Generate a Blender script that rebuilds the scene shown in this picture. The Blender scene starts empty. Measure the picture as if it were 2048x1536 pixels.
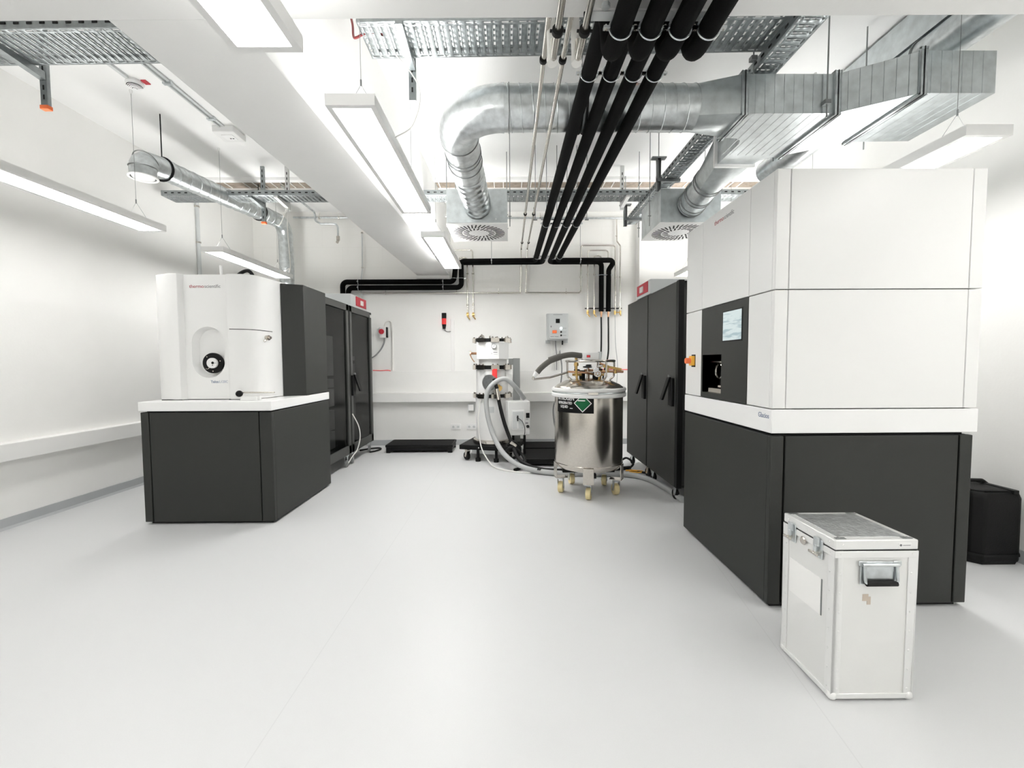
import bpy, bmesh, math, random
from mathutils import Vector as V, Matrix as M4
random.seed(7)
S = bpy.context.scene
C = S.collection
PI = math.pi

# ------------------------------------------------------------------ materials
MATS = {}
def mat(name, col, rough=.5, metal=0., emit=None, estr=0., noise=0., nscale=30., bump=0., bscale=200., coat=0., trans=0., alpha=1., spec=.5, build=None):
    m = bpy.data.materials.new(name); m.use_nodes = True
    nt = m.node_tree; b = nt.nodes['Principled BSDF']
    b.inputs['Base Color'].default_value = (*col, 1); b.inputs['Roughness'].default_value = rough
    b.inputs['Metallic'].default_value = metal; b.inputs['Specular IOR Level'].default_value = spec
    b.inputs['Coat Weight'].default_value = coat; b.inputs['Transmission Weight'].default_value = trans
    b.inputs['Alpha'].default_value = alpha
    if emit:
        b.inputs['Emission Color'].default_value = (*emit, 1); b.inputs['Emission Strength'].default_value = estr
    tc = nt.nodes.new('ShaderNodeTexCoord')
    if noise:
        n = nt.nodes.new('ShaderNodeTexNoise'); n.inputs['Scale'].default_value = nscale; n.inputs['Detail'].default_value = 4
        nt.links.new(tc.outputs['Object'], n.inputs['Vector'])
        r = nt.nodes.new('ShaderNodeValToRGB'); r.color_ramp.elements[0].position = .3; r.color_ramp.elements[1].position = .7
        r.color_ramp.elements[0].color = (*[c * (1 - noise) for c in col], 1); r.color_ramp.elements[1].color = (*[min(1, c * (1 + noise)) for c in col], 1)
        nt.links.new(n.outputs['Fac'], r.inputs['Fac']); nt.links.new(r.outputs['Color'], b.inputs['Base Color'])
    if bump:
        n2 = nt.nodes.new('ShaderNodeTexNoise'); n2.inputs['Scale'].default_value = bscale; n2.inputs['Detail'].default_value = 3
        nt.links.new(tc.outputs['Object'], n2.inputs['Vector'])
        bp = nt.nodes.new('ShaderNodeBump'); bp.inputs['Strength'].default_value = bump; bp.inputs['Distance'].default_value = .004
        nt.links.new(n2.outputs['Fac'], bp.inputs['Height']); nt.links.new(bp.outputs['Normal'], b.inputs['Normal'])
    if build: build(nt, b, tc)
    MATS[name] = m
    return m

def line_mix(nt, b, tc, axis_lines, dark):
    """darken the base colour along x = const lines (welded floor seams); axis_lines: (x, slope, half width)"""
    sep = nt.nodes.new('ShaderNodeSeparateXYZ'); nt.links.new(tc.outputs['Object'], sep.inputs[0])
    prev = None
    for x0, sl, w in axis_lines:
        mu = nt.nodes.new('ShaderNodeMath'); mu.operation = 'MULTIPLY_ADD'; mu.inputs[1].default_value = -sl; mu.inputs[2].default_value = -x0
        nt.links.new(sep.outputs['Y'], mu.inputs[0])
        ad = nt.nodes.new('ShaderNodeMath'); ad.operation = 'ADD'; nt.links.new(sep.outputs['X'], ad.inputs[0]); nt.links.new(mu.outputs[0], ad.inputs[1])
        ab = nt.nodes.new('ShaderNodeMath'); ab.operation = 'ABSOLUTE'; nt.links.new(ad.outputs[0], ab.inputs[0])
        lt = nt.nodes.new('ShaderNodeMath'); lt.operation = 'LESS_THAN'; lt.inputs[1].default_value = w; nt.links.new(ab.outputs[0], lt.inputs[0])
        if prev is None: prev = lt
        else:
            mx = nt.nodes.new('ShaderNodeMath'); mx.operation = 'MAXIMUM'; nt.links.new(prev.outputs[0], mx.inputs[0]); nt.links.new(lt.outputs[0], mx.inputs[1]); prev = mx
    mix = nt.nodes.new('ShaderNodeMix'); mix.data_type = 'RGBA'
    src = b.inputs['Base Color'].links[0].from_socket if b.inputs['Base Color'].links else None
    if src: nt.links.new(src, mix.inputs['A'])
    else: mix.inputs['A'].default_value = b.inputs['Base Color'].default_value
    mix.inputs['B'].default_value = (*dark, 1)
    nt.links.new(prev.outputs[0], mix.inputs['Factor']); nt.links.new(mix.outputs['Result'], b.inputs['Base Color'])

mat('wall_paint', (.88, .875, .855), .65, noise=.012, nscale=3, bump=.12, bscale=60)
mat('ceiling_paint', (.90, .90, .89), .7, noise=.01, nscale=3, bump=.1, bscale=60)
mat('beam_paint', (.80, .80, .788), .7, noise=.012, nscale=4, bump=.15, bscale=40)
mat('floor_vinyl', (.64, .645, .65), .42, noise=.012, nscale=250, spec=.4,
    build=lambda nt, b, tc: line_mix(nt, b, tc, [(-.866, .006, .0025), (.935, .146, .0025)], (.595, .60, .605)))
mat('grey_vinyl', (.44, .455, .465), .5)
mat('trunking_white', (.86, .855, .84), .45)
mat('rough_brown', (.30, .25, .205), .85, noise=.25, nscale=14)
mat('dark_powder', (.0178, .0193, .0166), .55, bump=.25, bscale=600)
mat('rack_grey', (.030, .031, .028), .5, bump=.15, bscale=600)
mat('rack_frame', (.050, .052, .048), .45, bump=.15, bscale=600)
mat('gap_black', (.006, .006, .006), .7)
mat('white_lacquer', (.81, .81, .80), .35, bump=.03, bscale=500)
mat('white_bright', (.86, .86, .855), .32)
mat('white_plastic', (.80, .80, .79), .4)
mat('light_grey_plastic', (.62, .64, .64), .45)
mat('steel_brushed', (.60, .565, .515), .19, 1., noise=.05, nscale=60)
mat('steel_shiny', (.66, .63, .58), .18, 1.)
mat('steel_pipe', (.60, .575, .53), .22, 1.)
mat('zinc', (.62, .65, .66), .30, 1., noise=.16, nscale=22, bump=.06, bscale=30)
mat('zinc_sheet', (.60, .635, .645), .36, 1., noise=.12, nscale=16, bump=.05, bscale=12)
mat('tray_zinc', (.36, .385, .39), .38, 1., noise=.12, nscale=30)
mat('zinc_dark', (.30, .31, .31), .4, 1.)
mat('foam_black', (.0018, .0018, .0018), .85, bump=.2, bscale=150, spec=.15)
mat('rubber_black', (.006, .006, .006), .6, spec=.3)
mat('plastic_black', (.0035, .0035, .0035), .5, spec=.25)
mat('case_black', (.003, .003, .003), .55, spec=.25, bump=.3, bscale=120)
mat('glass_dark', (.004, .0045, .004), .1, alpha=.6, spec=.15)
mat('aluminium_sheet', (.80, .80, .785), .38, .35, bump=.05, bscale=80)
mat('aluminium_profile', (.84, .84, .83), .3, .5)
mat('aluminium_hammered', (.62, .635, .64), .3, .85, noise=.22, nscale=40, bump=.6, bscale=90)
mat('orange_plastic', (.95, .20, .06), .5)
mat('red_plastic', (.52, .030, .050), .45)
mat('red_cable', (.22, .02, .02), .5)
mat('tape_brown', (.58, .50, .42), .6)
mat('red_tag', (.85, .05, .05), .6)
mat('yellow_plastic', (.95, .50, .06), .45)
mat('cream_wheel', (.78, .66, .36), .5)
mat('brass', (.62, .42, .16), .28, 1.)
mat('copper', (.62, .36, .22), .35, 1.)
mat('hose_grey', (.42, .43, .43), .5)
mat('hose_foam_grey', (.10, .095, .085), .75, bump=.3, bscale=100)
mat('cable_white', (.78, .77, .74), .5)
mat('cable_grey', (.20, .205, .205), .5)
mat('label_black', (.004, .004, .004), .6, spec=.2)
mat('label_green', (.003, .12, .04), .5, spec=.3)
mat('label_white', (.85, .85, .85), .5)
mat('ink_red', (.35, .02, .04), .5)
mat('ink_grey', (.22, .22, .23), .5)
mat('ink_blue', (.25, .30, .42), .5)
mat('beacon_red', (.35, .02, .02), .2, emit=(1, .03, .03), estr=.35)
def glow(v):
    n = 'lamp_diffuser_%g' % v
    if n not in MATS: mat(n, (1, 1, 1), .5, emit=(1., .99, .972), estr=v)
    return n
mat('led_white', (1, 1, 1), .5, emit=(.75, .95, 1.), estr=3.)
mat('digits_red', (.3, .0, .0), .4, emit=(1, .05, .05), estr=.5)
def screen_build(nt, b, tc):
    w = nt.nodes.new('ShaderNodeTexNoise'); w.inputs['Scale'].default_value = 1.; w.inputs['Detail'].default_value = 2
    mp = nt.nodes.new('ShaderNodeMapping'); mp.inputs['Scale'].default_value = (1, 9, 75)
    nt.links.new(tc.outputs['Object'], mp.inputs[0]); nt.links.new(mp.outputs[0], w.inputs['Vector'])
    r = nt.nodes.new('ShaderNodeValToRGB'); r.color_ramp.elements[0].position = .36; r.color_ramp.elements[1].position = .5
    r.color_ramp.elements[0].color = (.30, .40, .43, 1); r.color_ramp.elements[1].color = (.52, .60, .60, 1)
    nt.links.new(w.outputs['Fac'], r.inputs[0]); nt.links.new(r.outputs[0], b.inputs['Emission Color'])
mat('screen', (.02, .02, .02), .2, emit=(.5, .6, .6), estr=1., build=screen_build)

# ------------------------------------------------------------------ mesh helpers
class B:
    def __init__(s): s.bm = bmesh.new()
    def vs(s, pts): return [s.bm.verts.new(p) for p in pts]
    def face(s, pts):
        return s.bm.faces.new(s.vs(pts))
    def box(s, x0, x1, y0, y1, z0, z1, rot=0., piv=None):
        p = [V((x, y, z)) for z in (z0, z1) for y in (y0, y1) for x in (x0, x1)]
        if rot:
            pv = V(piv) if piv else V(((x0 + x1) / 2, (y0 + y1) / 2, 0)); R = M4.Rotation(rot, 3, 'Z')
            pv = V((pv.x, pv.y, 0))
            p = [R @ (q - pv) + pv for q in p]
        v = s.vs(p)
        for f in ((0, 2, 3, 1), (4, 5, 7, 6), (0, 1, 5, 4), (2, 6, 7, 3), (0, 4, 6, 2), (1, 3, 7, 5)): s.bm.faces.new([v[i] for i in f])
        return s
    def obox(s, c, ax, ay, az):
        """oriented box: centre and three half-axis vectors"""
        c, ax, ay, az = V(c), V(ax), V(ay), V(az)
        v = s.vs([c + ax * i + ay * j + az * k for k in (-1, 1) for j in (-1, 1) for i in (-1, 1)])
        for f in ((0, 2, 3, 1), (4, 5, 7, 6), (0, 1, 5, 4), (2, 6, 7, 3), (0, 4, 6, 2), (1, 3, 7, 5)): s.bm.faces.new([v[i] for i in f])
        return s
    def loft(s, rings, caps=True, closed=True):
        L = [s.vs(r) for r in rings]; n = len(L[0])
        for a, b in zip(L, L[1:]):
            for i in range(n if closed else n - 1):
                j = (i + 1) % n
                s.bm.faces.new((a[i], a[j], b[j], b[i]))
        if caps: s.bm.faces.new(L[0][::-1]); s.bm.faces.new(L[-1])
        return s
    def prism(s, poly, z0, z1):
        return s.loft([[(x, y, z0) for x, y in poly], [(x, y, z1) for x, y in poly]])
    def ring(s, c, ax, r, n=16):
        ax = V(ax).normalized(); u = ax.orthogonal().normalized()
        if abs(ax.z) < .9: u = V((0, 0, 1)).cross(ax).normalized()
        w = ax.cross(u)
        return [V(c) + u * (math.cos(2 * PI * i / n) * r) + w * (math.sin(2 * PI * i / n) * r) for i in range(n)]
    def cyl(s, p0, p1, r, n=16, r1=None, caps=True):
        a = V(p1) - V(p0)
        return s.loft([s.ring(p0, a, r, n), s.ring(p1, a, r if r1 is None else r1, n)], caps)
    def lathe(s, prof, c=(0, 0, 0), ax=(0, 0, 1), n=32, caps=True):
        ax = V(ax).normalized()
        return s.loft([s.ring(V(c) + ax * z, ax, max(r, 1e-4), n) for r, z in prof], caps)
    def tube(s, pts, r, n=10, fil=0., caps=True, seg=6):
        P = [V(p) for p in pts]
        if fil:
            Q = [P[0]]
            for i in range(1, len(P) - 1):
                a, b, c = P[i - 1], P[i], P[i + 1]
                d0, d1 = (a - b), (c - b); l0, l1 = d0.length, d1.length
                if l0 < 1e-6 or l1 < 1e-6: continue
                d0 /= l0; d1 /= l1; ang = d0.angle(d1)
                if ang > PI - .02: Q.append(b); continue
                t = min(fil / max(math.tan(ang / 2), 1e-3), .49 * l0, .49 * l1); rr = t * math.tan(ang / 2)
                bis = (d0 + d1).normalized(); cen = b + bis * (rr / math.sin(ang / 2))
                s0 = b + d0 * t - cen; s1 = b + d1 * t - cen; tot = s0.angle(s1); axx = s0.cross(s1)
                for k in range(seg + 1): Q.append(cen + M4.Rotation(tot * k / seg, 3, axx.normalized()) @ s0)
            Q.append(P[-1]); P = Q
        T = []
        for i in range(len(P)):
            a = P[max(i - 1, 0)]; b = P[min(i + 1, len(P) - 1)]
            T.append((b - a).normalized() if (b - a).length > 1e-9 else V((0, 0, 1)))
        u = T[0].orthogonal().normalized(); R = []
        for i, p in enumerate(P):
            if i:
                q = T[i - 1].rotation_difference(T[i]); u = q @ u
            u = (u - T[i] * u.dot(T[i])).normalized(); w = T[i].cross(u)
            ri = r[i] if isinstance(r, (list, tuple)) else r
            R.append([p + u * (math.cos(2 * PI * k / n) * ri) + w * (math.sin(2 * PI * k / n) * ri) for k in range(n)])
        return s.loft(R, caps)
    def spline(s, pts, r, n=10, sub=8, caps=True):
        P = [V(p) for p in pts]; P = [P[0] * 2 - P[1]] + P + [P[-1] * 2 - P[-2]]; Q = []
        for i in range(1, len(P) - 2):
            p0, p1, p2, p3 = P[i - 1:i + 3]
            for k in range(sub):
                t = k / sub
                Q.append(.5 * ((2 * p1) + (p2 - p0) * t + (2 * p0 - 5 * p1 + 4 * p2 - p3) * t * t + (3 * p1 - p0 - 3 * p2 + p3) * t ** 3))
        Q.append(P[-2]); return s.tube(Q, r, n, caps=caps)
    def torus(s, c, R, r, n=40, m=10, ax=(0, 0, 1), a0=0., a1=2 * PI):
        ax = V(ax).normalized(); u = ax.orthogonal().normalized(); w = ax.cross(u); full = abs(a1 - a0 - 2 * PI) < 1e-6
        rings = []
        for i in range(n if full else n + 1):
            a = a0 + (a1 - a0) * i / n; d = u * math.cos(a) + w * math.sin(a)
            rings.append([V(c) + d * (R + r * math.cos(2 * PI * k / m)) + ax * (r * math.sin(2 * PI * k / m)) for k in range(m)])
        L = [s.vs(q) for q in rings]
        for i in range(len(L) if full else len(L) - 1):
            a, b = L[i], L[(i + 1) % len(L)]
            for k in range(m): s.bm.faces.new((a[k], a[(k + 1) % m], b[(k + 1) % m], b[k]))
        if not full: s.bm.faces.new(L[0]); s.bm.faces.new(L[-1][::-1])
        return s
    def sphere(s, c, r, sx=1, sy=1, sz=1, n=16):
        bmesh.ops.create_uvsphere(s.bm, u_segments=n, v_segments=max(6, n // 2), radius=r, matrix=M4.Translation(V(c)) @ M4.Diagonal((sx, sy, sz, 1)))
        return s
    def holed(s, outer, inner):
        """planar face with one hole"""
        es = []
        for loop in (outer, inner):
            v = s.vs(loop)
            for i in range(len(v)): es.append(s.bm.edges.new((v[i], v[(i + 1) % len(v)])))
        bmesh.ops.triangle_fill(s.bm, edges=es, use_beauty=True, use_dissolve=False)
        return s

def wpos(o):
    p = V((0, 0, 0))
    while o: p += o.location; o = o.parent
    return p
def finish(bm, sharp=35):
    bmesh.ops.remove_doubles(bm, verts=bm.verts, dist=1e-5)
    bmesh.ops.recalc_face_normals(bm, faces=bm.faces)
    for f in bm.faces: f.smooth = True
    for e in bm.edges:
        if len(e.link_faces) == 2: e.smooth = e.calc_face_angle(0) < math.radians(sharp)
def link(o, parent=None):
    C.objects.link(o)
    if parent: o.parent = parent
    return o
def obj(name, b, m, parent=None, bev=0., label=None, solid=0.):
    bm = b.bm; finish(bm)
    if parent: off = wpos(parent)
    else:
        xs = [v.co.x for v in bm.verts]; ys = [v.co.y for v in bm.verts]; zs = [v.co.z for v in bm.verts]
        off = V(((min(xs) + max(xs)) / 2, (min(ys) + max(ys)) / 2, min(zs)))
    for v in bm.verts: v.co -= off
    me = bpy.data.meshes.new(name); bm.to_mesh(me); bm.free()
    me.materials.append(MATS[m]); o = bpy.data.objects.new(name, me); link(o, parent)
    if not parent: o.location = off
    if solid:
        md = o.modifiers.new('thickness', 'SOLIDIFY'); md.thickness = solid; md.offset = 0
    if bev:
        md = o.modifiers.new('bevel', 'BEVEL'); md.width = bev; md.segments = 2; md.limit_method = 'ANGLE'; md.angle_limit = math.radians(40)
    if label: o['label'] = label
    return o
def tag(o, label, cat, group=None, kind=None):
    o['label'] = label; o['category'] = cat
    if group: o['group'] = group
    if kind: o['kind'] = kind
    return o
def thing(name, label, cat, loc, group=None):
    o = bpy.data.objects.new(name, None); o.empty_display_size = .1; C.objects.link(o); o.location = loc
    return tag(o, label, cat, group)
def struct(name, b, m, **k):
    o = obj(name, b, m, **k); o['kind'] = 'structure'; return o
def dup(root, delta, label, group=None):
    def cp(o, par):
        c = o.copy(); C.objects.link(c)
        if par: c.parent = par
        for ch in list(o.children): cp(ch, c)
        return c
    r = cp(root, None); r.location = root.location + V(delta); r['label'] = label
    if group: r['group'] = group
    return r
def text(name, s, m, parent, o, xd, yd, w=None, h=.02, ext=.0006, warp=None, bold=0.):
    cu = bpy.data.curves.new('t', 'FONT'); cu.body = s; cu.size = 1; cu.extrude = 0; cu.offset = bold; cu.resolution_u = 3
    to = bpy.data.objects.new('t', cu); C.objects.link(to); bpy.context.view_layer.update()
    me = bpy.data.meshes.new_from_object(to.evaluated_get(bpy.context.evaluated_depsgraph_get()))
    bpy.data.objects.remove(to); bpy.data.curves.remove(cu)
    xs = [v.co.x for v in me.vertices]; ys = [v.co.y for v in me.vertices]
    x0, x1, y1 = min(xs), max(xs), max(ys); sy = h / .73
    sx = (w / (x1 - x0)) if w else sy
    o, xd, yd = V(o), V(xd).normalized(), V(yd).normalized(); nz = xd.cross(yd); off = wpos(parent)
    bm = bmesh.new(); bm.from_mesh(me); bpy.data.meshes.remove(me)
    r = bmesh.ops.extrude_face_region(bm, geom=bm.faces[:])
    up = {g for g in r['geom'] if isinstance(g, bmesh.types.BMVert)}
    for v in bm.verts:
        a, c2, e = (v.co.x - x0) * sx, v.co.y * sy, (ext if v in up else 0.)
        v.co = (warp(a, c2, e) if warp else o + xd * a + yd * c2 + nz * e) - off
    bmesh.ops.recalc_face_normals(bm, faces=bm.faces)
    me = bpy.data.meshes.new(name); bm.to_mesh(me); bm.free(); me.materials.append(MATS[m])
    return link(bpy.data.objects.new(name, me), parent)

# ------------------------------------------------------------------ camera
def setup_camera():
    p, y, r = .04961652, .00772473, .00504243
    f = V((math.sin(y) * math.cos(p), math.cos(y) * math.cos(p), -math.sin(p)))
    r0 = V((math.cos(y), -math.sin(y), 0)); d0 = f.cross(r0)
    rr = r0 * math.cos(r) + d0 * math.sin(r); dd = d0 * math.cos(r) - r0 * math.sin(r)
    cam = bpy.data.cameras.new('camera'); o = bpy.data.objects.new('camera', cam); C.objects.link(o)
    cam.sensor_width = 36; cam.lens = 860 / 2048 * 36; cam.clip_start = .05
    R = M4((rr, -dd, -f)).transposed()
    o.matrix_world = M4.Translation((0, 0, 1.3)) @ R.to_4x4()
    S.camera = o
setup_camera()

# ------------------------------------------------------------------ room shell
XL, XR, YB, YF, H = -3.97, 3.28, 6.80, -3.2, 3.64  # most coordinates below converted from image pixels through the fitted camera
struct('floor', B().box(-4.4, 3.6, YF - .2, 7.1, -.12, 0), 'floor_vinyl')
# the floor pattern is laid out from the room origin
fl = bpy.data.objects['floor']
for v in fl.data.vertices: v.co += fl.location
fl.location = (0, 0, 0)
struct('ceiling', B().box(-4.4, 3.6, YF - .2, 5.62, H, H + .15).box(-4.4, 3.6, 5.88, 7.1, H, H + .15).box(-4.4, 3.6, 5.62, 5.88, H + .04, H + .15), 'ceiling_paint')
struct('wall_left', B().loft([[(-4.09, YF - .1, z), (-3.95, YB + .1, z), (-4.3, YB + .1, z), (-4.3, YF - .1, z)] for z in (0, H)]), 'wall_paint')
struct('wall_right', B().box(XR, XR + .2, YF - .1, YB + .1, 0, H), 'wall_paint')
def blocks(nt, b, tc):
    br = nt.nodes.new('ShaderNodeTexBrick'); br.inputs['Scale'].default_value = 1.; br.inputs['Brick Width'].default_value = .62; br.inputs['Row Height'].default_value = .31
    br.inputs['Mortar Size'].default_value = .0022; br.inputs['Color1'].default_value = (.87, .862, .835, 1); br.inputs['Color2'].default_value = (.874, .867, .84, 1); br.inputs['Mortar'].default_value = (.83, .82, .79, 1)
    mp = nt.nodes.new('ShaderNodeMapping'); mp.inputs['Rotation'].default_value = (PI / 2, 0, 0)
    nt.links.new(tc.outputs['Object'], mp.inputs[0]); nt.links.new(mp.outputs[0], br.inputs['Vector']); nt.links.new(br.outputs['Color'], b.inputs['Base Color'])
mat('block_paint', (.82, .815, .785), .7, build=blocks, bump=.2, bscale=25)
struct('wall_back', B().box(-4.3, 3.5, YB, YB + .2, 0, H), 'block_paint')
struct('wall_front', B().box(-4.3, 3.5, YF - .2, YF, 0, H), 'wall_paint')
struct('trim_1', B().box(-3.9, XR, YB - .012, YB, 0.0, 2.39), 'wall_paint', bev=.002)      # smooth render on the lower part of the back wall
struct('trim_2', B().box(2.0, 2.55, 6.62, YB, 0, H), 'wall_paint', bev=.004)              # pilaster
# beams: a long one running away from the camera and a cross beam over the camera
def bl(y): return -1.565 + (y - 1.8) * .033
def br_(y): return -1.05 + (y - 1.8) * .0300
struct('trim_3', B().loft([[(bl(YF), YF, z), (br_(YF), YF, z), (br_(YB), YB, z), (bl(YB), YB, z)] for z in (2.65, H)]), 'beam_paint', bev=.006)
struct('trim_4', B().loft([[(-4.05, 1.2, z), (XR, 1.13, z), (XR, 1.72, z), (-4.05, 1.79, z)] for z in (2.645, H)]), 'beam_paint', bev=.006)
struct('trim_5', B().box(-4.0, XR, 5.54, 5.62, H - .035, H), 'ceiling_paint')
struct('trim_6', B().box(-4.0, XR, 5.88, 5.96, H - .035, H), 'ceiling_paint')
b = B()
x = -3.9
while x < XR - .1:
    b.box(x, x + .009, 5.63, 5.87, H - .008, H + .0); x += random.choice((.12, .12, .12, .24))
struct('trim_7', B().box(-4.0, XR, 5.62, 5.88, H, H + .03), 'rough_brown')
struct('trim_8', b, 'ceiling_paint')
struct('trim_9', B().box(-1.42, -.90, 6.72, YB, 2.60, 2.66), 'trunking_white', bev=.004)
def lx(y): return -4.09 + (y - (YF - .1)) * .14 / (YB - YF + .2)
struct('baseboard_left', B().loft([[(lx(YF) - .01, YF, z), (lx(YF) + t, YF, z), (lx(YB) + t, YB, z), (lx(YB) - .01, YB, z)] for z, t in ((0, .03), (.02, .014), (.088, .012))]), 'grey_vinyl')
struct('baseboard_right', B().box(XR - .012, XR, YF, YB, 0, .085), 'grey_vinyl')
struct('baseboard_back', B().box(-3.95, XR, YB - .03, YB, 0, .085), 'grey_vinyl')
# wall trunking
tag(obj('cable_trunking', B().loft([[(lx(-1) - .005, -1, z), (lx(-1) + .09, -1, z), (lx(YB) + .09, YB - .1, z), (lx(YB) - .005, YB - .1, z)] for z in (.55, .69)]), 'trunking_white', bev=.006),
    'white plastic cable trunking running along the left wall behind the microscope', 'cable trunking', 'wall cable trunking')
t = thing('cable_trunking', 'white cable trunking with a flat upper panel along the back wall', 'cable trunking', (0, YB - .05, .69), 'wall cable trunking')
obj('duct_cover', B().box(-3.9, XR - .02, YB - .11, YB - .012, .69, .835), 'trunking_white', t, bev=.006)
obj('upper_panel', B().box(-3.9, XR - .02, YB - .024, YB - .012, .835, 1.175), 'wall_paint', t, bev=.003)

# ------------------------------------------------------------------ luminaires
def luminaire(x0, x1, y0, y1, z, label, dn, up, cord=None, wires=True, zt=H):
    cx = (x0 + x1) / 2
    t = thing('pendant_lamp', label, 'lamp', (cx, (y0 + y1) / 2, z), 'suspended linear lamps')
    e = .026
    obj('housing', B().box(x0, x1, y0, y0 + e, z, z + .055).box(x0, x1, y1 - e, y1, z, z + .055).box(x0, x0 + e, y0 + e, y1 - e, z, z + .055)
        .box(x1 - e, x1, y0 + e, y1 - e, z, z + .055).box(x0 + e, x1 - e, y0 + e, y1 - e, z + .028, z + .034), 'white_plastic', t)
    obj('lower_diffuser', B().box(x0 + e, x1 - e, y0 + e, y1 - e, z + .004, z + .012), glow(dn), t)
    obj('upper_diffuser', B().box(x0 + .05, x1 - .05, y0 + .06, y1 - .06, z + .046, z + .053), glow(up), t)
    if wires:
        for yy in (y0 + .17, y1 - .17):
            obj('suspension_wire', B().cyl((cx, yy, z + .2), (cx, yy, zt - .005), .0016, 6).cyl((x0 + .03, yy, z + .055), (cx, yy, z + .2), .0012, 6).cyl((x1 - .03, yy, z + .055), (cx, yy, z + .2), .0012, 6)
                .cyl((cx, yy, z + .19), (cx, yy, z + .225), .005, 8), 'zinc_dark', t)
            obj('ceiling_boss', B().lathe([(.012, 0), (.012, -.012), (.005, -.03)], (cx, yy, zt), n=12), 'white_plastic', t)
    if cord: obj('power_cord', B().spline(cord, .0035, 8), 'cable_white', t)
    return t
LU = [
 (-.87, -.632, 2.12, 3.61, 2.53, 'white pendant lamp hanging beside the long beam, near the centre of the ceiling', 15, 16, [(-.64, 2.5, 2.57), (-.52, 2.45, 2.62), (-.48, 2.42, 2.8), (-.62, 2.38, 2.98)]),
 (-.85, -.612, 4.27, 5.71, 2.53, 'white pendant lamp beside the beam, just left of the near ceiling diffuser', 46, 34, None),
 (-.945, -.707, .05, 1.555, 2.38, 'white pendant lamp under the beams, cut off by the top edge of the photo', 15, 14, None),
 (-3.33, -3.092, 2.52, 3.985, 2.50, 'white pendant lamp along the left wall, cut off by the left edge of the photo', 11, 7, None),
 (-3.25, -3.01, 4.64, 6.11, 2.49, 'white pendant lamp hanging low above the white microscope on its table', 20, 15, None),
 (2.384, 2.632, 2.278, 3.77, 2.47, 'white pendant lamp near the right wall above the tall cryo microscope', 14, 10, None),
 (2.33, 2.57, 4.62, 6.09, 2.49, 'white pendant lamp over the dark right hand racks, only a bright corner showing', 36, 40, None),
]
for a in LU: luminaire(*a[:8], cord=a[8])
# the same rows carry on behind the photographer
for (x0, x1, y0, z, lab, dn, up) in ((-3.33, -3.09, .2, 2.5, 'left row, beside the photographer', 10, 9), (2.38, 2.62, .15, 2.5, 'right row, beside the photographer', 15, 12),
                             (2.38, 2.62, -2.4, 2.5, 'right row, behind the photographer', 19, 16), (-.945, -.707, -2.4, 2.4, 'middle row, behind the photographer', 18, 14)):
    luminaire(x0, x1, y0, y0 + 1.47, z, 'white pendant lamp of the ' + lab, dn, up)

# ------------------------------------------------------------------ cable trays
def tray(name, label, axis, a0, a1, c0, c1, z, hgt=.055, slope=0., group='perforated cable trays'):
    """axis 'x': runs a0..a1 in x, c0..c1 across in y; 'y' the other way round"""
    t = thing(name, label, 'cable tray', (((a0 + a1) / 2, (c0 + c1) / 2, z) if axis == 'x' else ((c0 + c1) / 2, (a0 + a1) / 2, z)), group)
    W = c1 - c0
    def P(u, v, zz): 
        q = c0 + v + slope * (u - a0)
        return (u, q, zz) if axis == 'x' else (q, u, zz)
    b = B()
    ub = [0, .012, .024, .05, .062, .074, .1]
    vb = [0, .014, .024, .034]
    n = max(2, int((W - .08) / .04)); st = (W - .08) / n
    for i in range(n): vb += [.04 + i * st, .04 + i * st + st * .62]
    vb += [W - .034, W - .024, W - .014, W]
    us = []; k = 0
    while True:
        for i in range(6):
            u = a0 + k * .1 + ub[i]
            if u < a1 - .002: us.append((u, i))
        if a0 + (k + 1) * .1 > a1 - .002: break
        k += 1
    us.append((a1, 0))
    grid = [[b.bm.verts.new(P(u, v, z)) for v in vb] for u, _ in us]
    for i in range(len(us) - 1):
        ui = us[i][1]
        for j in range(len(vb) - 1):
            mid = 4 <= j < 4 + 2 * n - 1
            hole = (j in (1, len(vb) - 3) and ui in (1, 2, 4)) or (mid and (j % 2 == 0) and ui in (1, 4))
            if hole: continue
            b.bm.faces.new((grid[i][j], grid[i + 1][j], grid[i + 1][j + 1], grid[i][j + 1]))
    u = a0
    while u < a1 - .08:                                  # raised rims either side of each row of slots
        for q in (.008, .0245, .058, .0745):
            b.loft([[P(u + q, v, z - .001), P(u + q + .0018, v, z - .0034), P(u + q + .0036, v, z - .001)] for v in (.036, W - .036)], caps=False, closed=False)
        u += .1
    obj('tray_bottom', b, 'tray_zinc', t, solid=.002)
    for v in (0, W):
        s = B(); s.loft([[P(u, v - .002, z), P(u, v + .002, z), P(u, v + .002, z + hgt), P(u, v - .002, z + hgt)] for u in (a0, a1)])
        d = .012 if v == 0 else -.012
        s.loft([[P(u, v, z + hgt - .003), P(u, v + d, z + hgt - .003), P(u, v + d, z + hgt), P(u, v, z + hgt)] for u in (a0, a1)])
        u = a0 + .04
        hb = B()
        while u < a1 - .06:
            q = -.0035 if v == 0 else .0035
            hb.loft([[P(u, v + q - .001, z + .022), P(u, v + q + .001, z + .022), P(u, v + q + .001, z + .034), P(u, v + q - .001, z + .034)], [P(u + .03, v + q - .001, z + .022), P(u + .03, v + q + .001, z + .022), P(u + .03, v + q + .001, z + .034), P(u + .03, v + q - .001, z + .034)]])
            u += .075
        sd = obj('tray_side', s, 'tray_zinc', t)
        obj('slot_row', hb, 'gap_black', sd)
    return t
tray('cable_tray', 'galvanised perforated tray crossing the ceiling left of the long beam', 'x', -3.95, -1.60, 2.575, 2.87, 3.2, slope=-.022)
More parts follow.
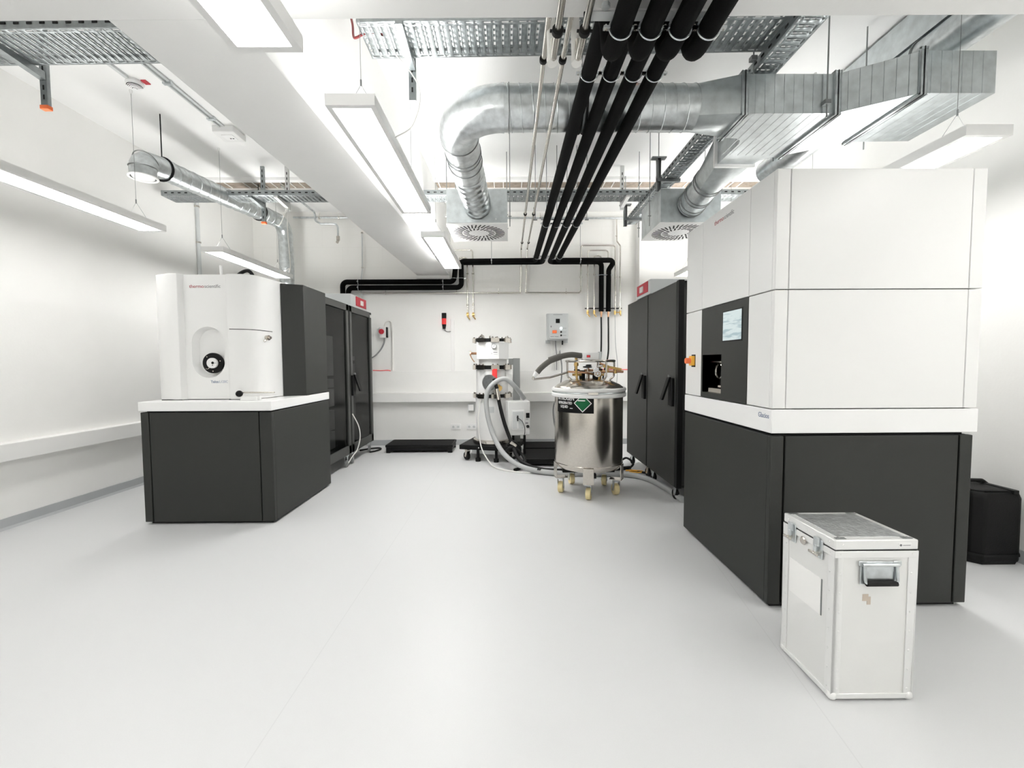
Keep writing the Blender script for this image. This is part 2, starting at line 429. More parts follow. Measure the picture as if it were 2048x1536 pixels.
tray('cable_tray', 'galvanised perforated tray crossing under the ceiling behind the black pipes', 'x', -.84, 1.57, 2.50, 2.79, 3.2, slope=-.026)
tray('cable_tray', 'narrow galvanised tray running from the front to the back beside the rectangular air duct', 'y', 1.80, 5.79, 1.547, 1.703, 3.12)
tray('cable_tray', 'galvanised tray across the back of the room left of the long beam', 'x', -3.9, -1.47, 4.97, 5.19, 3.2)
tray('cable_tray', 'galvanised tray across the back of the room behind the ceiling diffusers', 'x', -.95, 3.2, 4.97, 5.19, 3.2)
tag(obj('alarm_cable', B().spline([(-.70, 2.62, 3.215), (-.80, 2.60, 3.22), (-.87, 2.60, 3.19), (-.90, 2.63, 3.22), (-.93, 2.70, 3.35), (-.98, 2.75, 3.5)], .007, 8), 'red_cable'), 'dark red cable leaving the left end of the front tray beside the long beam', 'cable')
def bracket(x, y, zb, arm0, arm1, za, label, orange=True, m='tray_zinc'):
    t = thing('tray_bracket', label, 'bracket', (x, y, zb), 'slotted tray brackets')
    obj('post', B().box(x - .022, x + .022, y - .002, y + .002, zb, H).box(x - .022, x - .018, y, y + .022, zb, H).box(x + .018, x + .022, y, y + .022, zb, H), m, t)
    z = zb + .05
    while z < H - .05: obj('slot', B().box(x - .005, x + .005, y - .0035, y + .001, z, z + .03), 'gap_black', t); z += .06
    obj('arm', B().loft([[(x - .02, arm0, za - .055), (x + .02, arm0, za - .055), (x + .02, arm0, za - .004), (x - .02, arm0, za - .004)], [(x - .02, arm1, za - .025), (x + .02, arm1, za - .025), (x + .02, arm1, za - .004), (x - .02, arm1, za - .004)]]), m, t)
    if orange: obj('end_cap', B().box(x - .027, x + .027, y - .008, y + .026, zb - .012, zb + .014), 'orange_plastic', t, bev=.003, label='orange plastic end cap')
    return t
bracket(-3.01, 2.91, 2.975, 2.905, 2.54, 3.2, 'slotted metal bracket with orange cap under the front left tray')
bracket(-.60, 2.82, 2.965, 2.815, 2.48, 3.2, 'slotted metal bracket without cap under the front tray beside the centre lamp', orange=False)
bracket(.82, 2.80, 3.12, 2.795, 2.44, 3.2, 'slotted metal bracket with orange cap half hidden between the black pipes')
bracket(-2.91, 5.24, 2.98, 5.235, 4.97, 3.2, 'slotted metal bracket with orange cap beside the round exhaust duct')
bracket(-2.62, 5.24, 3.13, 5.235, 4.97, 3.2, 'pale metal tray post right of the round exhaust duct', orange=False, m='white_plastic')
bracket(1.37, 5.24, 3.12, 5.235, 4.97, 3.2, 'pale metal tray post at the back, left of the narrow long tray', orange=False, m='white_plastic')
def hanger(x, y, z0, z1, label, rod=True):
    t = thing('tray_hanger', label, 'hanger', (x, y, z0), 'strut hangers of the long tray')
    obj('strut', B().box(x - .02, x - .016, y - .02, y + .02, z0, z1).box(x + .016, x + .02, y - .02, y + .02, z0, z1).box(x - .02, x + .02, y + .016, y + .02, z0, z1), 'zinc_dark', t)
    obj('top_plate', B().box(x - .07, x + .07, y - .03, y + .03, z1, z1 + .014), 'zinc_dark', t)
    obj('cross_bar', B().box(x - .02, x + .215, y - .02, y + .02, 3.088, 3.116), 'zinc_dark', t)
    obj('rod', B().cyl((x, y, z1), (x, y, H), .005, 8), 'zinc_dark', t)
hanger(1.50, 4.36, 3.0, 3.31, 'dark strut hanger holding the long tray left of the far diffuser')
hanger(1.487, 5.53, 3.02, 3.277, 'dark strut hanger at the far end of the long tray')

# ------------------------------------------------------------------ ventilation: supply duct with diffusers
t = thing('ventilation_duct', 'large galvanised supply duct, round at the left and rectangular at the right', 'air duct', (1.2, 2.95, 2.8))
zc, DY, DR = 2.95, 2.88, .136  # supply duct scaled up about the camera, factor multiplied into its coordinates
def spiral(p0, p1, r, pitch=.075, b=None):
    b = b or B(); b.cyl(p0, p1, r, 40, caps=False)
    a = V(p1) - V(p0); L = a.length; a.normalize(); u = a.orthogonal().normalized(); w = a.cross(u)
    n = int(L / pitch * 28); pts = []
    for i in range(n + 1):
        f = i / n; th = 2 * PI * f * L / pitch
        pts.append(V(p0) + a * (f * L) + (u * math.cos(th) + w * math.sin(th)) * (r + .0005))
    b.tube(pts, .0035, 5)
    return b
obj('spiral_tube', spiral((-.02, DY, zc), (1.21, DY, zc), DR), 'zinc', t)
# elbow in the horizontal plane, turning from -x to +y
eb = B(); R0 = .33; cx, cy = -.02, DY + R0
rings = []
for k in range(17):
    a = k / 16 * PI / 2; c = V((cx - R0 * math.sin(a), cy - R0 * math.cos(a), zc)); d = V((-math.cos(a), math.sin(a), 0))
    rings.append(eb.ring(c, d, DR + .002 + (.004 if k in (0, 16) else 0), 40))
eb.loft(rings, caps=False)
el = obj('elbow', eb, 'zinc', t)
obj('elbow_bead', B().torus((.01, DY, zc), DR + .003, .0045, 40, 6, (1, 0, 0)), 'zinc_dark', el)
x1 = cx - R0
obj('elbow_bead', B().torus((x1, cy + .02, zc), DR + .003, .0045, 40, 6, (0, 1, 0)), 'zinc_dark', el)
sb = B().cyl((x1, cy, zc), (x1 + .01, 3.75, zc - .02), DR, 40, caps=False)
obj('straight_tube', sb, 'zinc', t)
for yy in (3.42, 3.47, 3.58): obj('coupling_bead', B().torus((x1 + (yy - cy) * .018, yy, zc - (yy - cy) * .037), DR + .002, .004, 40, 6, (0, 1, 0)), 'zinc_dark', t)
fb = B(); n = 70
fb.loft([fb.ring((x1 + .01 + .045 * i / n, 3.75 + (4.26 - 3.75) * i / n, zc - .02 - .11 * (i / n) ** 1.2), (.06, 1, -.2), DR - .008 * i / n + .004 * math.sin(i * PI / 5), 32) for i in range(n + 1)], caps=False)
obj('flexible_tube', fb, 'zinc', t)
for xx in (.473, .50): obj('clamp_ring', B().torus((xx, DY, zc), DR + .007, .008, 40, 6, (1, 0, 0)), 'rubber_black', t)
obj('clamp_rod', B().cyl((.487, DY, zc + DR), (.487, DY, H), .005, 8).cyl((.487, DY - .15, zc - .012), (.487, DY - .12, zc - .012), .012, 8), 'zinc_dark', t)
# round to rectangular transition
zb, zt_ = 2.84, 3.077
tb = B(); n = 40; rings = [tb.ring((1.21, DY, zc), (1, 0, 0), DR, n)]
sq = []
for p in rings[0]:
    dy, dz = (p.y - DY) / DR, (p.z - zc) / DR; m_ = max(abs(dy), abs(dz))
    sq.append(V((1.47, DY + dy / m_ * .143, (zb + zt_) / 2 + dz / m_ * (zt_ - zb) / 2)))
tb.loft(rings + [sq], caps=False)
obj('transition', tb, 'zinc_sheet', t)
# rectangular trunk with a boot to the far diffuser
rt = B().prism([(1.47, 2.74), (2.046, 2.74), (2.046, 3.30), (1.98, 3.333), (1.935, 3.375), (1.914, 3.432), (1.64, 3.432), (1.64, 3.115), (1.622, 3.07), (1.584, 3.042), (1.47, 3.03)], zb, zt_)
for xx in [1.54 + .06 * i for i in range(8)]: rt.box(xx - .0012, xx + .0012, 2.738, 2.742, zb, zt_).box(xx - .0015, xx + .0015, 2.742, 3.03 if xx < 1.6 else 3.28, zb - .0014, zb + .002)
obj('rectangular_trunk', rt, 'zinc_sheet', t)
ot = B().prism([(2.046, 2.74), (2.387, 2.54), (2.387, 3.09), (2.046, 3.30)], zb, zt_)
for i in range(1, 7):
    f = i / 7; xx = 2.046 + .341 * f; yy = 2.74 - .20 * f; ot.box(xx - .0012, xx + .0012, yy - .002, yy + .003, zb, zt_)
obj('offset_section', ot, 'zinc_sheet', t)
et = B().prism([(2.387, 2.54), (2.816, 2.54), (2.816, 3.08), (2.387, 3.09)], zb, zt_)
for xx in [2.44 + .06 * i for i in range(6)]: et.box(xx - .0012, xx + .0012, 2.538, 2.542, zb, zt_).box(xx - .0015, xx + .0015, 2.542, 3.07, zb - .0014, zb + .002)
obj('end_section', et, 'zinc_sheet', t)
def frame(xm, y0, y1, w=.02):
    g = .015
    return B().box(xm - w, xm + w, y0 - g, y0, zb - g, zt_ + g).box(xm - w, xm + w, y1, y1 + g, zb - g, zt_ + g).box(xm - w, xm + w, y0 - g, y1 + g, zb - g, zb).box(xm - w, xm + w, y0 - g, y1 + g, zt_, zt_ + g)
for xm, y0, y1 in ((1.47, 2.74, 3.035), (2.046, 2.74, 3.30), (2.387, 2.54, 3.09)):
    fr = obj('flange', frame(xm, y0, y1), 'zinc', t, bev=.002)
    obj('flange_gap', B().box(xm - .0025, xm + .0025, y0 - .017, y1 + .017, zb - .017, zb - .0145).box(xm - .0025, xm + .0025, y0 - .017, y0 - .0145, zb - .017, zt_ + .016), 'gap_black', fr)
obj('boot_flange', B().box(1.617, 1.936, 3.427, 3.449, zb - .02, zt_ + .011), 'white_bright', t)
bt = B(); n = 40; BR = .128; top = bt.ring((1.785, 3.86, 2.90), (0, 1, -.15), BR, n); sq = []
for p in top:
    dx, dz = (p.x - 1.785) / BR, (p.z - 2.90) / BR; m_ = max(abs(dx), abs(dz)); sq.append(V((1.777 + dx / m_ * .137, 3.449, (zb + zt_) / 2 + dz / m_ * (zt_ - zb) / 2)))
bt.loft([sq, [q.lerp(p, .5) for q, p in zip(sq, top)], top], caps=False)
obj('boot_transition', bt, 'zinc_sheet', t)
obj('branch_tube', B().cyl((1.785, 3.86, 2.90), (1.785, 4.26, 2.83), BR, 40, caps=False), 'zinc', t)
for yy in (3.87, 3.91, 4.06, 4.10, 4.19, 4.24): obj('branch_bead', B().torus((1.785, yy, 2.90 - (yy - 3.86) * .175), BR + .002, .005, 40, 6, (0, 1, -.17)), 'zinc_dark', t)
obj('rear_branch', B().tube([(2.25, 3.1, 2.95), (2.25, 3.4, 2.94), (2.24, 3.78, 2.93)], .10, 28, fil=.15), 'zinc', t)
for (x, y, z0, H1) in ((1.969, 2.715, 2.80, H), (1.51, 2.715, 3.06, 3.198), (2.02, 3.335, 2.82, H), (2.53, 3.115, 2.80, H)):
    obj('threaded_rod', B().cyl((x, y, z0), (x, y, H1), .0045, 8).box(x - .018, x + .018, y - .012, y + .022, z0 + .08, z0 + .105), 'zinc_dark', t)
t = thing('ventilation_duct', 'round silver duct running overhead in the top right corner above the rectangular duct', 'air duct', (2.78, 2.4, 3.15))
obj('tube', B().cyl((2.75, 1.76, 3.29), (2.75, 3.6, 3.29), .11, 36), 'zinc', t)
obj('side_channel', B().box(2.70, 2.86, 1.76, 3.6, 3.41, 3.62), 'zinc_sheet', t)
obj('end_collar', B().torus((2.75, 2.9, 3.29), .113, .008, 32, 6, (0, 1, 0)), 'zinc_dark', t)

# ceiling diffusers
def diffuser(x0, label, rods):
    y0, y1, z0, z1 = 4.26, 4.86, 2.65, 2.985; x1 = x0 + .59
    t = thing('ceiling_diffuser', label, 'air diffuser', ((x0 + x1) / 2, 4.56, z0), 'swirl diffusers')
    obj('plenum_box', B().box(x0, x1, y0, y1, z0 + .012, z1), 'zinc_sheet', t, bev=.003)
    fp = obj('face_plate', B().box(x0 - .004, x1 + .004, y0 - .004, y1 + .004, z0, z0 + .012), 'white_bright', t, bev=.002)
    cx, cy = (x0 + x1) / 2, 4.56; s = B()
    for rr, ln, n, tw in ((.222, .096, 38, .26), (.134, .060, 20, .40)):
        for i in range(n):
            a = 2 * PI * i / n; d = V((math.cos(a + tw), math.sin(a + tw), 0)); q = V((-d.y, d.x, 0)); c = V((cx + math.cos(a) * rr, cy + math.sin(a) * rr, z0 - .0005))
            s.obox(c, d * ln / 2, q * .0068, V((0, 0, .0012)))
    obj('swirl_slots', s, 'gap_black', fp)
    for x, y in rods: obj('threaded_rod', B().cyl((x, y, 2.70), (x, y, H), .0045, 8).box(x - .016, x + .016, y - .004, y + .004, 2.80, 2.806).box(x - .016, x + .016, y - .004, y + .004, 2.95, 2.956), 'zinc_dark', t)
    obj('rivet', B().sphere((x1 - .11, y0 - .004, z0 + .045), .006, 1, .5, 1.8, 10), 'white_bright', t)
    return t
diffuser(-.595, 'square swirl diffuser with white slotted face fed by the round elbow duct', ((-.625, 4.5), (.022, 4.5), (-.57, 4.8), (-.01, 4.9)))
diffuser(1.49, 'square swirl diffuser partly hidden behind the tall cryo microscope', ((1.46, 4.5), (2.11, 4.4), (2.16, 4.8), (1.47, 4.9)))

# left exhaust duct
t = thing('exhaust_duct', 'slim round silver duct hanging along the left wall with an open downturned end', 'air duct', (-3.3, 5.1, 2.4))
E0, E1 = V((-3.245, 3.95, 3.11)), V((-3.25, 6.40, 3.36))
obj('downturned_elbow', B().tube([(-3.25, 3.95, 2.965), (-3.25, 3.95, 3.10), (-3.248, 4.15, 3.135)], .10, 32, fil=.13, caps=False, seg=4), 'zinc', t)
obj('mouth_rim', B().torus((-3.25, 3.95, 2.965), .103, .01, 32, 8), 'white_bright', t)
obj('mouth_valve', B().lathe([(.035, -.006), (.075, -.004), (.085, .004), (.02, .03)], (-3.25, 3.95, 2.963), n=28), 'white_bright', t)
bd = B()
for p, d in (((-3.25, 3.95, 3.05), (0, 0, 1)), ((-3.25, 3.985, 3.115), (0, .6, .6))): bd.torus(p, .102, .004, 32, 6, d)
obj('elbow_seam', bd, 'zinc_dark', t)
obj('long_tube', spiral((-3.248, 4.12, 3.13), (-3.25, 6.05, 3.31), .098, pitch=.14), 'zinc', t)
obj('rear_elbow', B().tube([(-3.25, 6.0, 3.305), (-3.25, 6.40, 3.34), (-3.25, 6.42, 2.75)], .10, 32, fil=.2, caps=False), 'zinc', t)
obj('drop_tube', spiral((-3.25, 6.42, 2.80), (-3.25, 6.42, .8), .098, pitch=.14), 'zinc', t)
for yy, zz in ((4.17, 3.135), (5.75, 3.285)):
    obj('clamp_ring', B().torus((-3.25, yy, zz), .105, .009, 32, 6, (0, 1, .09)).cyl((-3.25, yy, zz + .1), (-3.25, yy, H), .005, 8), 'rubber_black', t)

# ------------------------------------------------------------------ insulated black pipes
R_ = .0385
def insulated(label, pts, clamps, fil=.07):
    t = thing('insulated_pipe', label, 'pipe', pts[0], 'black foam insulated pipes')
    obj('insulation', B().tube(pts, R_, 18, fil=fil), 'foam_black', t)
    for p, d, up in clamps:
        p, d = V(p), V(d).normalized(); s = V((0, 0, 1)).cross(d) if abs(d.z) < .9 else V((1, 0, 0)); w = d.cross(s)
        cl = obj('pipe_clamp', B().torus(p, R_ + .003, .0045, 24, 6, d).obox(p + s * (R_ + .014), s * .012, w * .004, d * .009).obox(p - s * (R_ + .014), s * .012, w * .004, d * .009), 'zinc', t)
        bb = B()
        for sg in (-1, 1): bb.cyl(p + s * sg * (R_ + .016) - w * .008, p + s * sg * (R_ + .016) + w * .012, .004, 6)
        obj('clamp_screw', bb, 'steel_shiny', cl)
        if up: obj('clamp_rod', B().cyl(p + V((0, 0, R_)), (p.x, p.y, up), .004, 8), 'zinc_dark', cl)
    return t
XP = (.425, .537, .648, .755)
ZL, ZU = 2.545, 2.755
for i, x in enumerate(XP):
    pre = [(x, .2, ZL), (x, 1.825, ZL), (x - .01, 1.825, ZU - .01), (x - .012, 2.2, ZU)]
    cl = [((x, 1.665, ZL), (0, 1, 0), 2.64), ((x - .012, 2.24, ZU), (0, 1, 0), 0), ((x - .004, 4.76, ZU + .055), (0, 1, 0), H), ((x, 6.35, ZU + .089), (0, 1, 0), 0)]
    if i == 0:
        pts = pre + [(x - .01, 6.62, 2.85), (-.70, 6.62, 2.84), (-.72, 6.70, 2.82), (-.72, 6.70, 2.462), (-2.46, 6.70, 2.462), (-2.46, 6.70, 2.10)]
        cl += [((-.25, 6.62, 2.845), (1, 0, 0), H), ((-.72, 6.70, 2.60), (0, 0, 1), 0), ((-1.0, 6.70, 2.462), (1, 0, 0), 0), ((-2.3, 6.70, 2.462), (1, 0, 0), 0)]
        lab = 'leftmost of four black overhead pipes, forming the lower run along the back wall'
    elif i == 1:
        pts = pre + [(x - .01, 6.70, 2.845), (-.80, 6.70, 2.84), (-.835, 6.70, 2.55), (-2.545, 6.70, 2.55), (-2.545, 6.70, 2.10)]
        cl += [((-.835, 6.70, 2.60), (0, 0, 1), 0), ((-1.0, 6.70, 2.55), (1, 0, 0), 0), ((-2.3, 6.70, 2.55), (1, 0, 0), 0)]
        lab = 'second black overhead pipe from the left, forming the upper back wall run'
    elif i == 2:
        pts = pre + [(x - .005, 6.70, 2.845), (1.44, 6.70, 2.845), (1.44, 6.70, 2.085)]
        cl += [((1.44, 6.70, 2.64), (0, 0, 1), 0)]
        lab = 'third black overhead pipe from the left, dropping right of the control box'
    else:
        pts = pre + [(x, 6.62, 2.85), (1.63, 6.62, 2.85), (1.55, 6.69, 2.72), (1.55, 6.70, 2.085)]
        cl += [((1.1, 6.62, 2.85), (1, 0, 0), H), ((1.55, 6.70, 2.64), (0, 0, 1), 0)]
        lab = 'rightmost of four black overhead pipes, dropping nearest the right racks'
    tt = insulated(lab, pts, cl)
    if i >= 2:
        xx = (1.44, 1.55)[i - 2]
        obj('copper_fitting', B().cyl((xx, 6.70, 2.085), (xx, 6.70, 2.03), .018, 12).cyl((xx, 6.70, 2.03), (xx, 6.70, 1.985), .012, 12), 'copper', tt)
for xx, x2, lab in ((1.44, 1.40, 'thin black water hose hanging from the left drop pipe on the back wall'), (1.55, 1.47, 'thin black water hose hanging from the right drop pipe on the back wall')):
    tag(obj('water_hose', B().spline([(xx, 6.70, 2.0), (xx + .004, 6.70, 1.7), (xx - .002, 6.70, 1.4), (x2, 6.68, 1.06), (x2 - .02, 6.66, .6), (x2, 6.6, .1), (x2 + .03, 6.55, .013)], .0125, 10), 'rubber_black'), lab, 'hose', 'water hoses on the back wall')
# mounting rail under the cross beam
t = thing('mounting_rail', 'white slotted mounting rail under the cross beam carrying the black pipes', 'rail', (.6, 1.6, 2.59))
obj('channel', B().box(.30, .80, 1.60, 1.604, 2.60, 2.640).box(.30, .80, 1.645, 1.649, 2.60, 2.640).box(.30, .80, 1.60, 1.649, 2.636, 2.642), 'white_plastic', t)
obj('bolt', B().cyl((.36, 1.625, 2.60), (.36, 1.625, 2.585), .016, 6), 'zinc', t)
obj('rail_strip', B().box(.30, .80, 1.655, 1.70, 2.596, 2.60), 'light_grey_plastic', t)
# transverse rail over the far pipe clamps
t = thing('mounting_rail', 'thin metal rail at the far clamps of the four black pipes', 'rail', (.6, 4.77, 2.86))
obj('channel', B().box(.36, .83, 4.745, 4.775, 2.852, 2.87), 'zinc', t)
for x in (.30, .86): obj('threaded_rod', B().cyl((x, 4.76, 2.85), (x, 4.76, H), .004, 8).box(x - .02, x + .02, 4.75, 4.77, 2.846, 2.858), 'zinc_dark', t)

# ------------------------------------------------------------------ steel pipes
def steel(label, pts, r, clamps=(), fil=.04, mm='steel_pipe', group='thin steel gas pipes', extra=None):
    t = thing('steel_pipe', label, 'pipe', pts[0], group)
    obj('tube', B().tube(pts, r, 12, fil=fil), mm, t)
    for p, d, blk in clamps:
        obj('pipe_clamp', B().lathe([(r + .001, -.009), (r + .007, -.009), (r + .007, .009), (r + .001, .009)], p, d, 14).cyl(p, V(p) + V((0, 0.0, 0)) + (V((0, .042, 0)) if abs(V(d).z) > .5 else V((0, 0, .07))), .003, 6), 'rubber_black' if blk else 'steel_shiny', t)
    return t
for k, (xn, xf, lab) in enumerate(((.196, .205, 'left steel pipe of the overhead pair beside the black pipes'), (.30, .298, 'right steel pipe of the overhead pair beside the black pipes'))):
    pts = [(xn * .88, 1.765, 2.715), (xf, 6.70, 3.06), (xf - .015 - .01 * k, 6.74, 2.40)]
    if k == 0: pts += [(xf - .015, 6.74, 2.385), (-2.30, 6.74, 2.39)]
    else: pts += [(xf - .025, 6.74, 2.385), (1.13, 6.74, 2.381), (1.13, 6.74, 3.107), (1.66, 6.74, 3.105), (1.67, 6.74, 2.07)]
    c = [((xn * .884, 2.12, 2.739), (0, 1, 0), 1), ((xf * .6 + xn * .352, 4.8, 2.927), (0, 1, 0), 1), ((xf * .92 + xn * .08, 6.3, 3.032), (0, 1, 0), 1), ((xf - .006, 6.72, 2.9), (0, 0, 1), 0)]
    c += [((-.15, 6.74, 2.385), (1, 0, 0), 0), ((-.8, 6.74, 2.386), (1, 0, 0), 0), ((-1.9, 6.74, 2.389), (1, 0, 0), 0)] if k == 0 else [((.9, 6.74, 2.382), (1, 0, 0), 0), ((1.13, 6.74, 2.62), (0, 0, 1), 0), ((1.67, 6.74, 2.62), (0, 0, 1), 0)]
    st = steel(lab, pts, .0115, c)
    obj('near_section', B().tube([(xn, .2, 2.575), (xn, 1.885, 2.575), (xn, 1.885, 2.66)], .013, 12, fil=.03), 'steel_pipe', st)
    obj('pipe_clamp', B().lathe([(.014, -.01), (.022, -.01), (.022, .01), (.014, .01)], (xn, 1.72, 2.575), (0, 1, 0), 14).cyl((xn, 1.72, 2.595), (xn, 1.72, 2.645), .004, 6).box(xn - .03, xn + .03, 1.715, 1.725, 2.572, 2.578), 'rubber_black', st)
    tag(obj('pipe_sleeve', B().cyl((xn - .004, 1.905, 2.59), (xn - .012, 1.93, 3.0), .019, 14).cyl((xn - .002, 1.90, 2.575), (xn - .004, 1.905, 2.60), .023, 14), 'cable_white'), ('pale sleeve on the left overhead steel pipe behind the cross beam', 'pale sleeve on the right overhead steel pipe behind the cross beam')[k], 'pipe sleeve', 'pale pipe sleeves')
def valve_end(t, x, y, z, m='brass'):
    obj('valve', B().cyl((x, y, z + .05), (x, y, z - .01), .017, 10).cyl((x, y - .005, z - .01), (x + .035, y - .01, z - .055), .009, 8).box(x - .022, x + .022, y - .03, y - .018, z + .012, z + .022), m, t)
def uloop(label, x0, x1, zt, z0, z1, cz, valves=True):
    t = steel(label, [(x0, 6.74, z0), (x0, 6.74, zt), (x1, 6.74, zt), (x1, 6.74, z1)], .010, [((x0 if abs(z - z0) < 3 and z > z0 + .02 else x1, 6.74, z), (0, 0, 1), 0) for z in cz] + [((x1, 6.74, z), (0, 0, 1), 0) for z in cz if z > z1 + .02], group='looped steel pipes on the back wall')
    if valves: valve_end(t, x1, 6.74, z1)
    return t
uloop('outer looped steel pipe ending in a tap, above the white vessel', -.83, -.545, 3.04, 2.99, 2.03, (2.68, 2.2))
uloop('inner looped steel pipe with tap, nested inside the outer loop above the vessel', -.75, -.632, 2.925, 2.89, 2.03, (2.68, 2.2))
t = uloop('outer looped steel pipe between the control box and the black drop pipes', 1.237, 1.55, 3.03, 2.02, 2.88, (2.66, 2.14), False); valve_end(t, 1.237, 6.74, 2.06)
t = uloop('inner looped steel pipe right of the control box, nested in the outer loop', 1.337, 1.445, 2.948, 2.02, 2.88, (2.66, 2.14), False); valve_end(t, 1.337, 6.74, 2.06)
steel('steel pipe rising at the far right of the back wall, beside the right racks', [(1.74, 6.74, 2.07), (1.74, 6.74, 3.10), (1.685, 6.74, 3.17), (1.68, 6.74, 3.50)], .010, [((1.74, 6.74, z), (0, 0, 1), 0) for z in (2.62, 2.14)] + [((1.68, 6.74, 3.25), (0, 0, 1), 0)], group='looped steel pipes on the back wall')
tag(obj('brass_tap', B().cyl((1.66, 6.735, 2.04), (1.66, 6.735, 2.10), .016, 10).cyl((1.745, 6.735, 2.04), (1.745, 6.735, 2.10), .016, 10).cyl((1.65, 6.735, 2.075), (1.755, 6.735, 2.075), .009, 8).cyl((1.745, 6.735, 2.05), (1.745, 6.70, 2.02), .008, 8), 'brass'), 'brass tap pair on the back wall right of the black drop pipes', 'tap')
tag(obj('clamp_rail', B().box(1.20, 1.78, 6.775, 6.788, 2.135, 2.15), 'rubber_black'), 'thin dark rail behind the drop pipes on the back wall', 'rail')
tag(obj('gas_tube', B().spline([(1.66, 6.72, 2.03), (1.67, 6.72, 1.6), (1.70, 6.70, 1.2), (1.66, 6.68, .7), (1.6, 6.6, .1), (1.58, 6.57, .005)], .005, 8), 'hose_grey'), 'thin grey gas tube hanging from the brass tap pair', 'tube')
t = steel('thin grey conduit dropping on the back wall to the left racks', [(-2.25, 6.76, 3.32), (-2.257, 6.76, 2.76), (-2.265, 6.76, 2.70), (-2.275, 6.76, 2.64), (-2.28, 6.76, 2.0)], .010, [((-2.25, 6.76, 3.31), (0, 0, 1), 0), ((-2.257, 6.76, 2.78), (0, 0, 1), 0)], mm='light_grey_plastic', group='thin wall conduits')
steel('horizontal steel conduit high on the back wall behind the trays', [(-3.3, 6.76, 3.545), (1.78, 6.76, 3.525)], .014, [((x, 6.76, 3.54), (1, 0, 0), 0) for x in (-2.9, -2.6, -.2, .5, 1.2)], mm='zinc', group='thin wall conduits')
t = steel('bent grey conduit with a small spigot at the upper left of the back wall', [(-2.93, 5.7, 3.60), (-2.90, 6.6, 3.57), (-2.905, 6.62, 3.456), (-2.82, 6.62, 3.404), (-2.60, 6.62, 3.404), (-2.565, 6.62, 3.36), (-2.565, 6.62, 3.2)], .014, fil=.05, mm='zinc', group='thin wall conduits')
obj('spigot', B().cyl((-2.565, 6.62, 3.22), (-2.565, 6.62, 3.16), .026, 12).cyl((-2.565, 6.62, 3.16), (-2.575, 6.60, 3.12), .02, 10), 'steel_brushed', t)
steel('pale vertical conduit in the far corner of the left wall', [(-3.95, 5.6, 3.5), (-3.945, 5.6, 2.0), (-3.945, 5.6, .72)], .022, [((-3.948, 5.6, 3.3), (0, 0, 1), 0), ((-3.945, 5.6, 2.85), (0, 0, 1), 0)], mm='light_grey_plastic', group='thin wall conduits')

# ------------------------------------------------------------------ ceiling fittings on the left
t = thing('smoke_detector', 'round white smoke detector on the ceiling at the upper left', 'smoke detector', (-3.08, 3.70, H - .06))
obj('base', B().lathe([(.055, 0), (.062, -.02), (.05, -.045), (.02, -.06)], (-3.08, 3.70, H), n=28), 'white_bright', t)
s = B()
for k in range(5): s.torus((-3.08, 3.70, H - .043 - .004 * k), .052 - .009 * k, .003, 24, 5, a0=PI * .9, a1=PI * 1.9)
obj('vent_slots', s, 'gap_black', t)
tag(obj('detector_tag', B().box(-3.015, -2.975, 3.68, 3.735, H - .008, H), 'red_plastic'), 'small red tag on the ceiling beside the smoke detector', 'tag')
tag(obj('ceiling_conduit', B().box(-3.10, -3.07, 2.6, 3.63, H - .02, H), 'light_grey_plastic'), 'short pale conduit leading to the smoke detector', 'conduit', 'ceiling conduits')
t = thing('ceiling_conduit', 'long grey double rail on the ceiling ending at the square junction box', 'conduit', (-2.82, 3.5, H - .02), 'ceiling conduits')
obj('rail', B().box(-2.83, -2.815, 2.6, 4.36, H - .022, H).box(-2.80, -2.775, 2.6, 4.36, H - .014, H), 'light_grey_plastic', t)
obj('saddle', B().box(-2.84, -2.77, 3.68, 3.71, H - .03, H).box(-2.84, -2.77, 4.2, 4.23, H - .03, H), 'zinc', t)
t = thing('junction_box', 'flat white junction box on the ceiling beside the long beam', 'junction box', (-2.80, 4.46, H - .06))
obj('housing', B().box(-2.90, -2.69, 4.36, 4.57, H - .06, H), 'white_plastic', t, bev=.006)
obj('cover', B().box(-2.85, -2.74, 4.42, 4.52, H - .064, H - .06), 'white_bright', t, bev=.002)
s = B().box(-2.80, -2.785, 4.48, 4.49, H - .0665, H - .064).box(-2.775, -2.76, 4.48, 4.49, H - .0665, H - .064); obj('indicator', s, 'gap_black', t)
tag(obj('data_cable', B().spline([(-2.62, 5.22, 3.2), (-2.67, 5.26, 3.08), (-2.75, 5.3, 2.98), (-2.8, 5.3, 2.97)], .006, 8), 'cable_white'), 'short loose white cable hanging from the left tray', 'cable')
tag(obj('data_cable', B().spline([(-2.60, 5.22, 3.15), (-2.61, 5.2, 2.9), (-2.6, 5.2, 2.7), (-2.59, 5.2, 2.45), (-2.63, 5.25, 2.40), (-2.75, 5.5, 2.5), (-3.0, 5.9, 2.555), (-3.1, 5.95, 2.553)], .006, 8), 'cable_white'), 'white lamp cable dropping beside the round exhaust duct', 'cable')
s = B()
for k in range(3): s.spline([(-1.5, 5.02 + .05 * k, 3.22), (-2.0, 5.04 + .05 * k, 3.235 + .01 * k), (-2.6, 5.0 + .06 * k, 3.22), (-3.3, 5.03 + .04 * k, 3.23)], .010, 8)
tag(obj('cable_bundle', s, 'cable_white'), 'bundle of pale cables lying in the back left tray', 'cable')

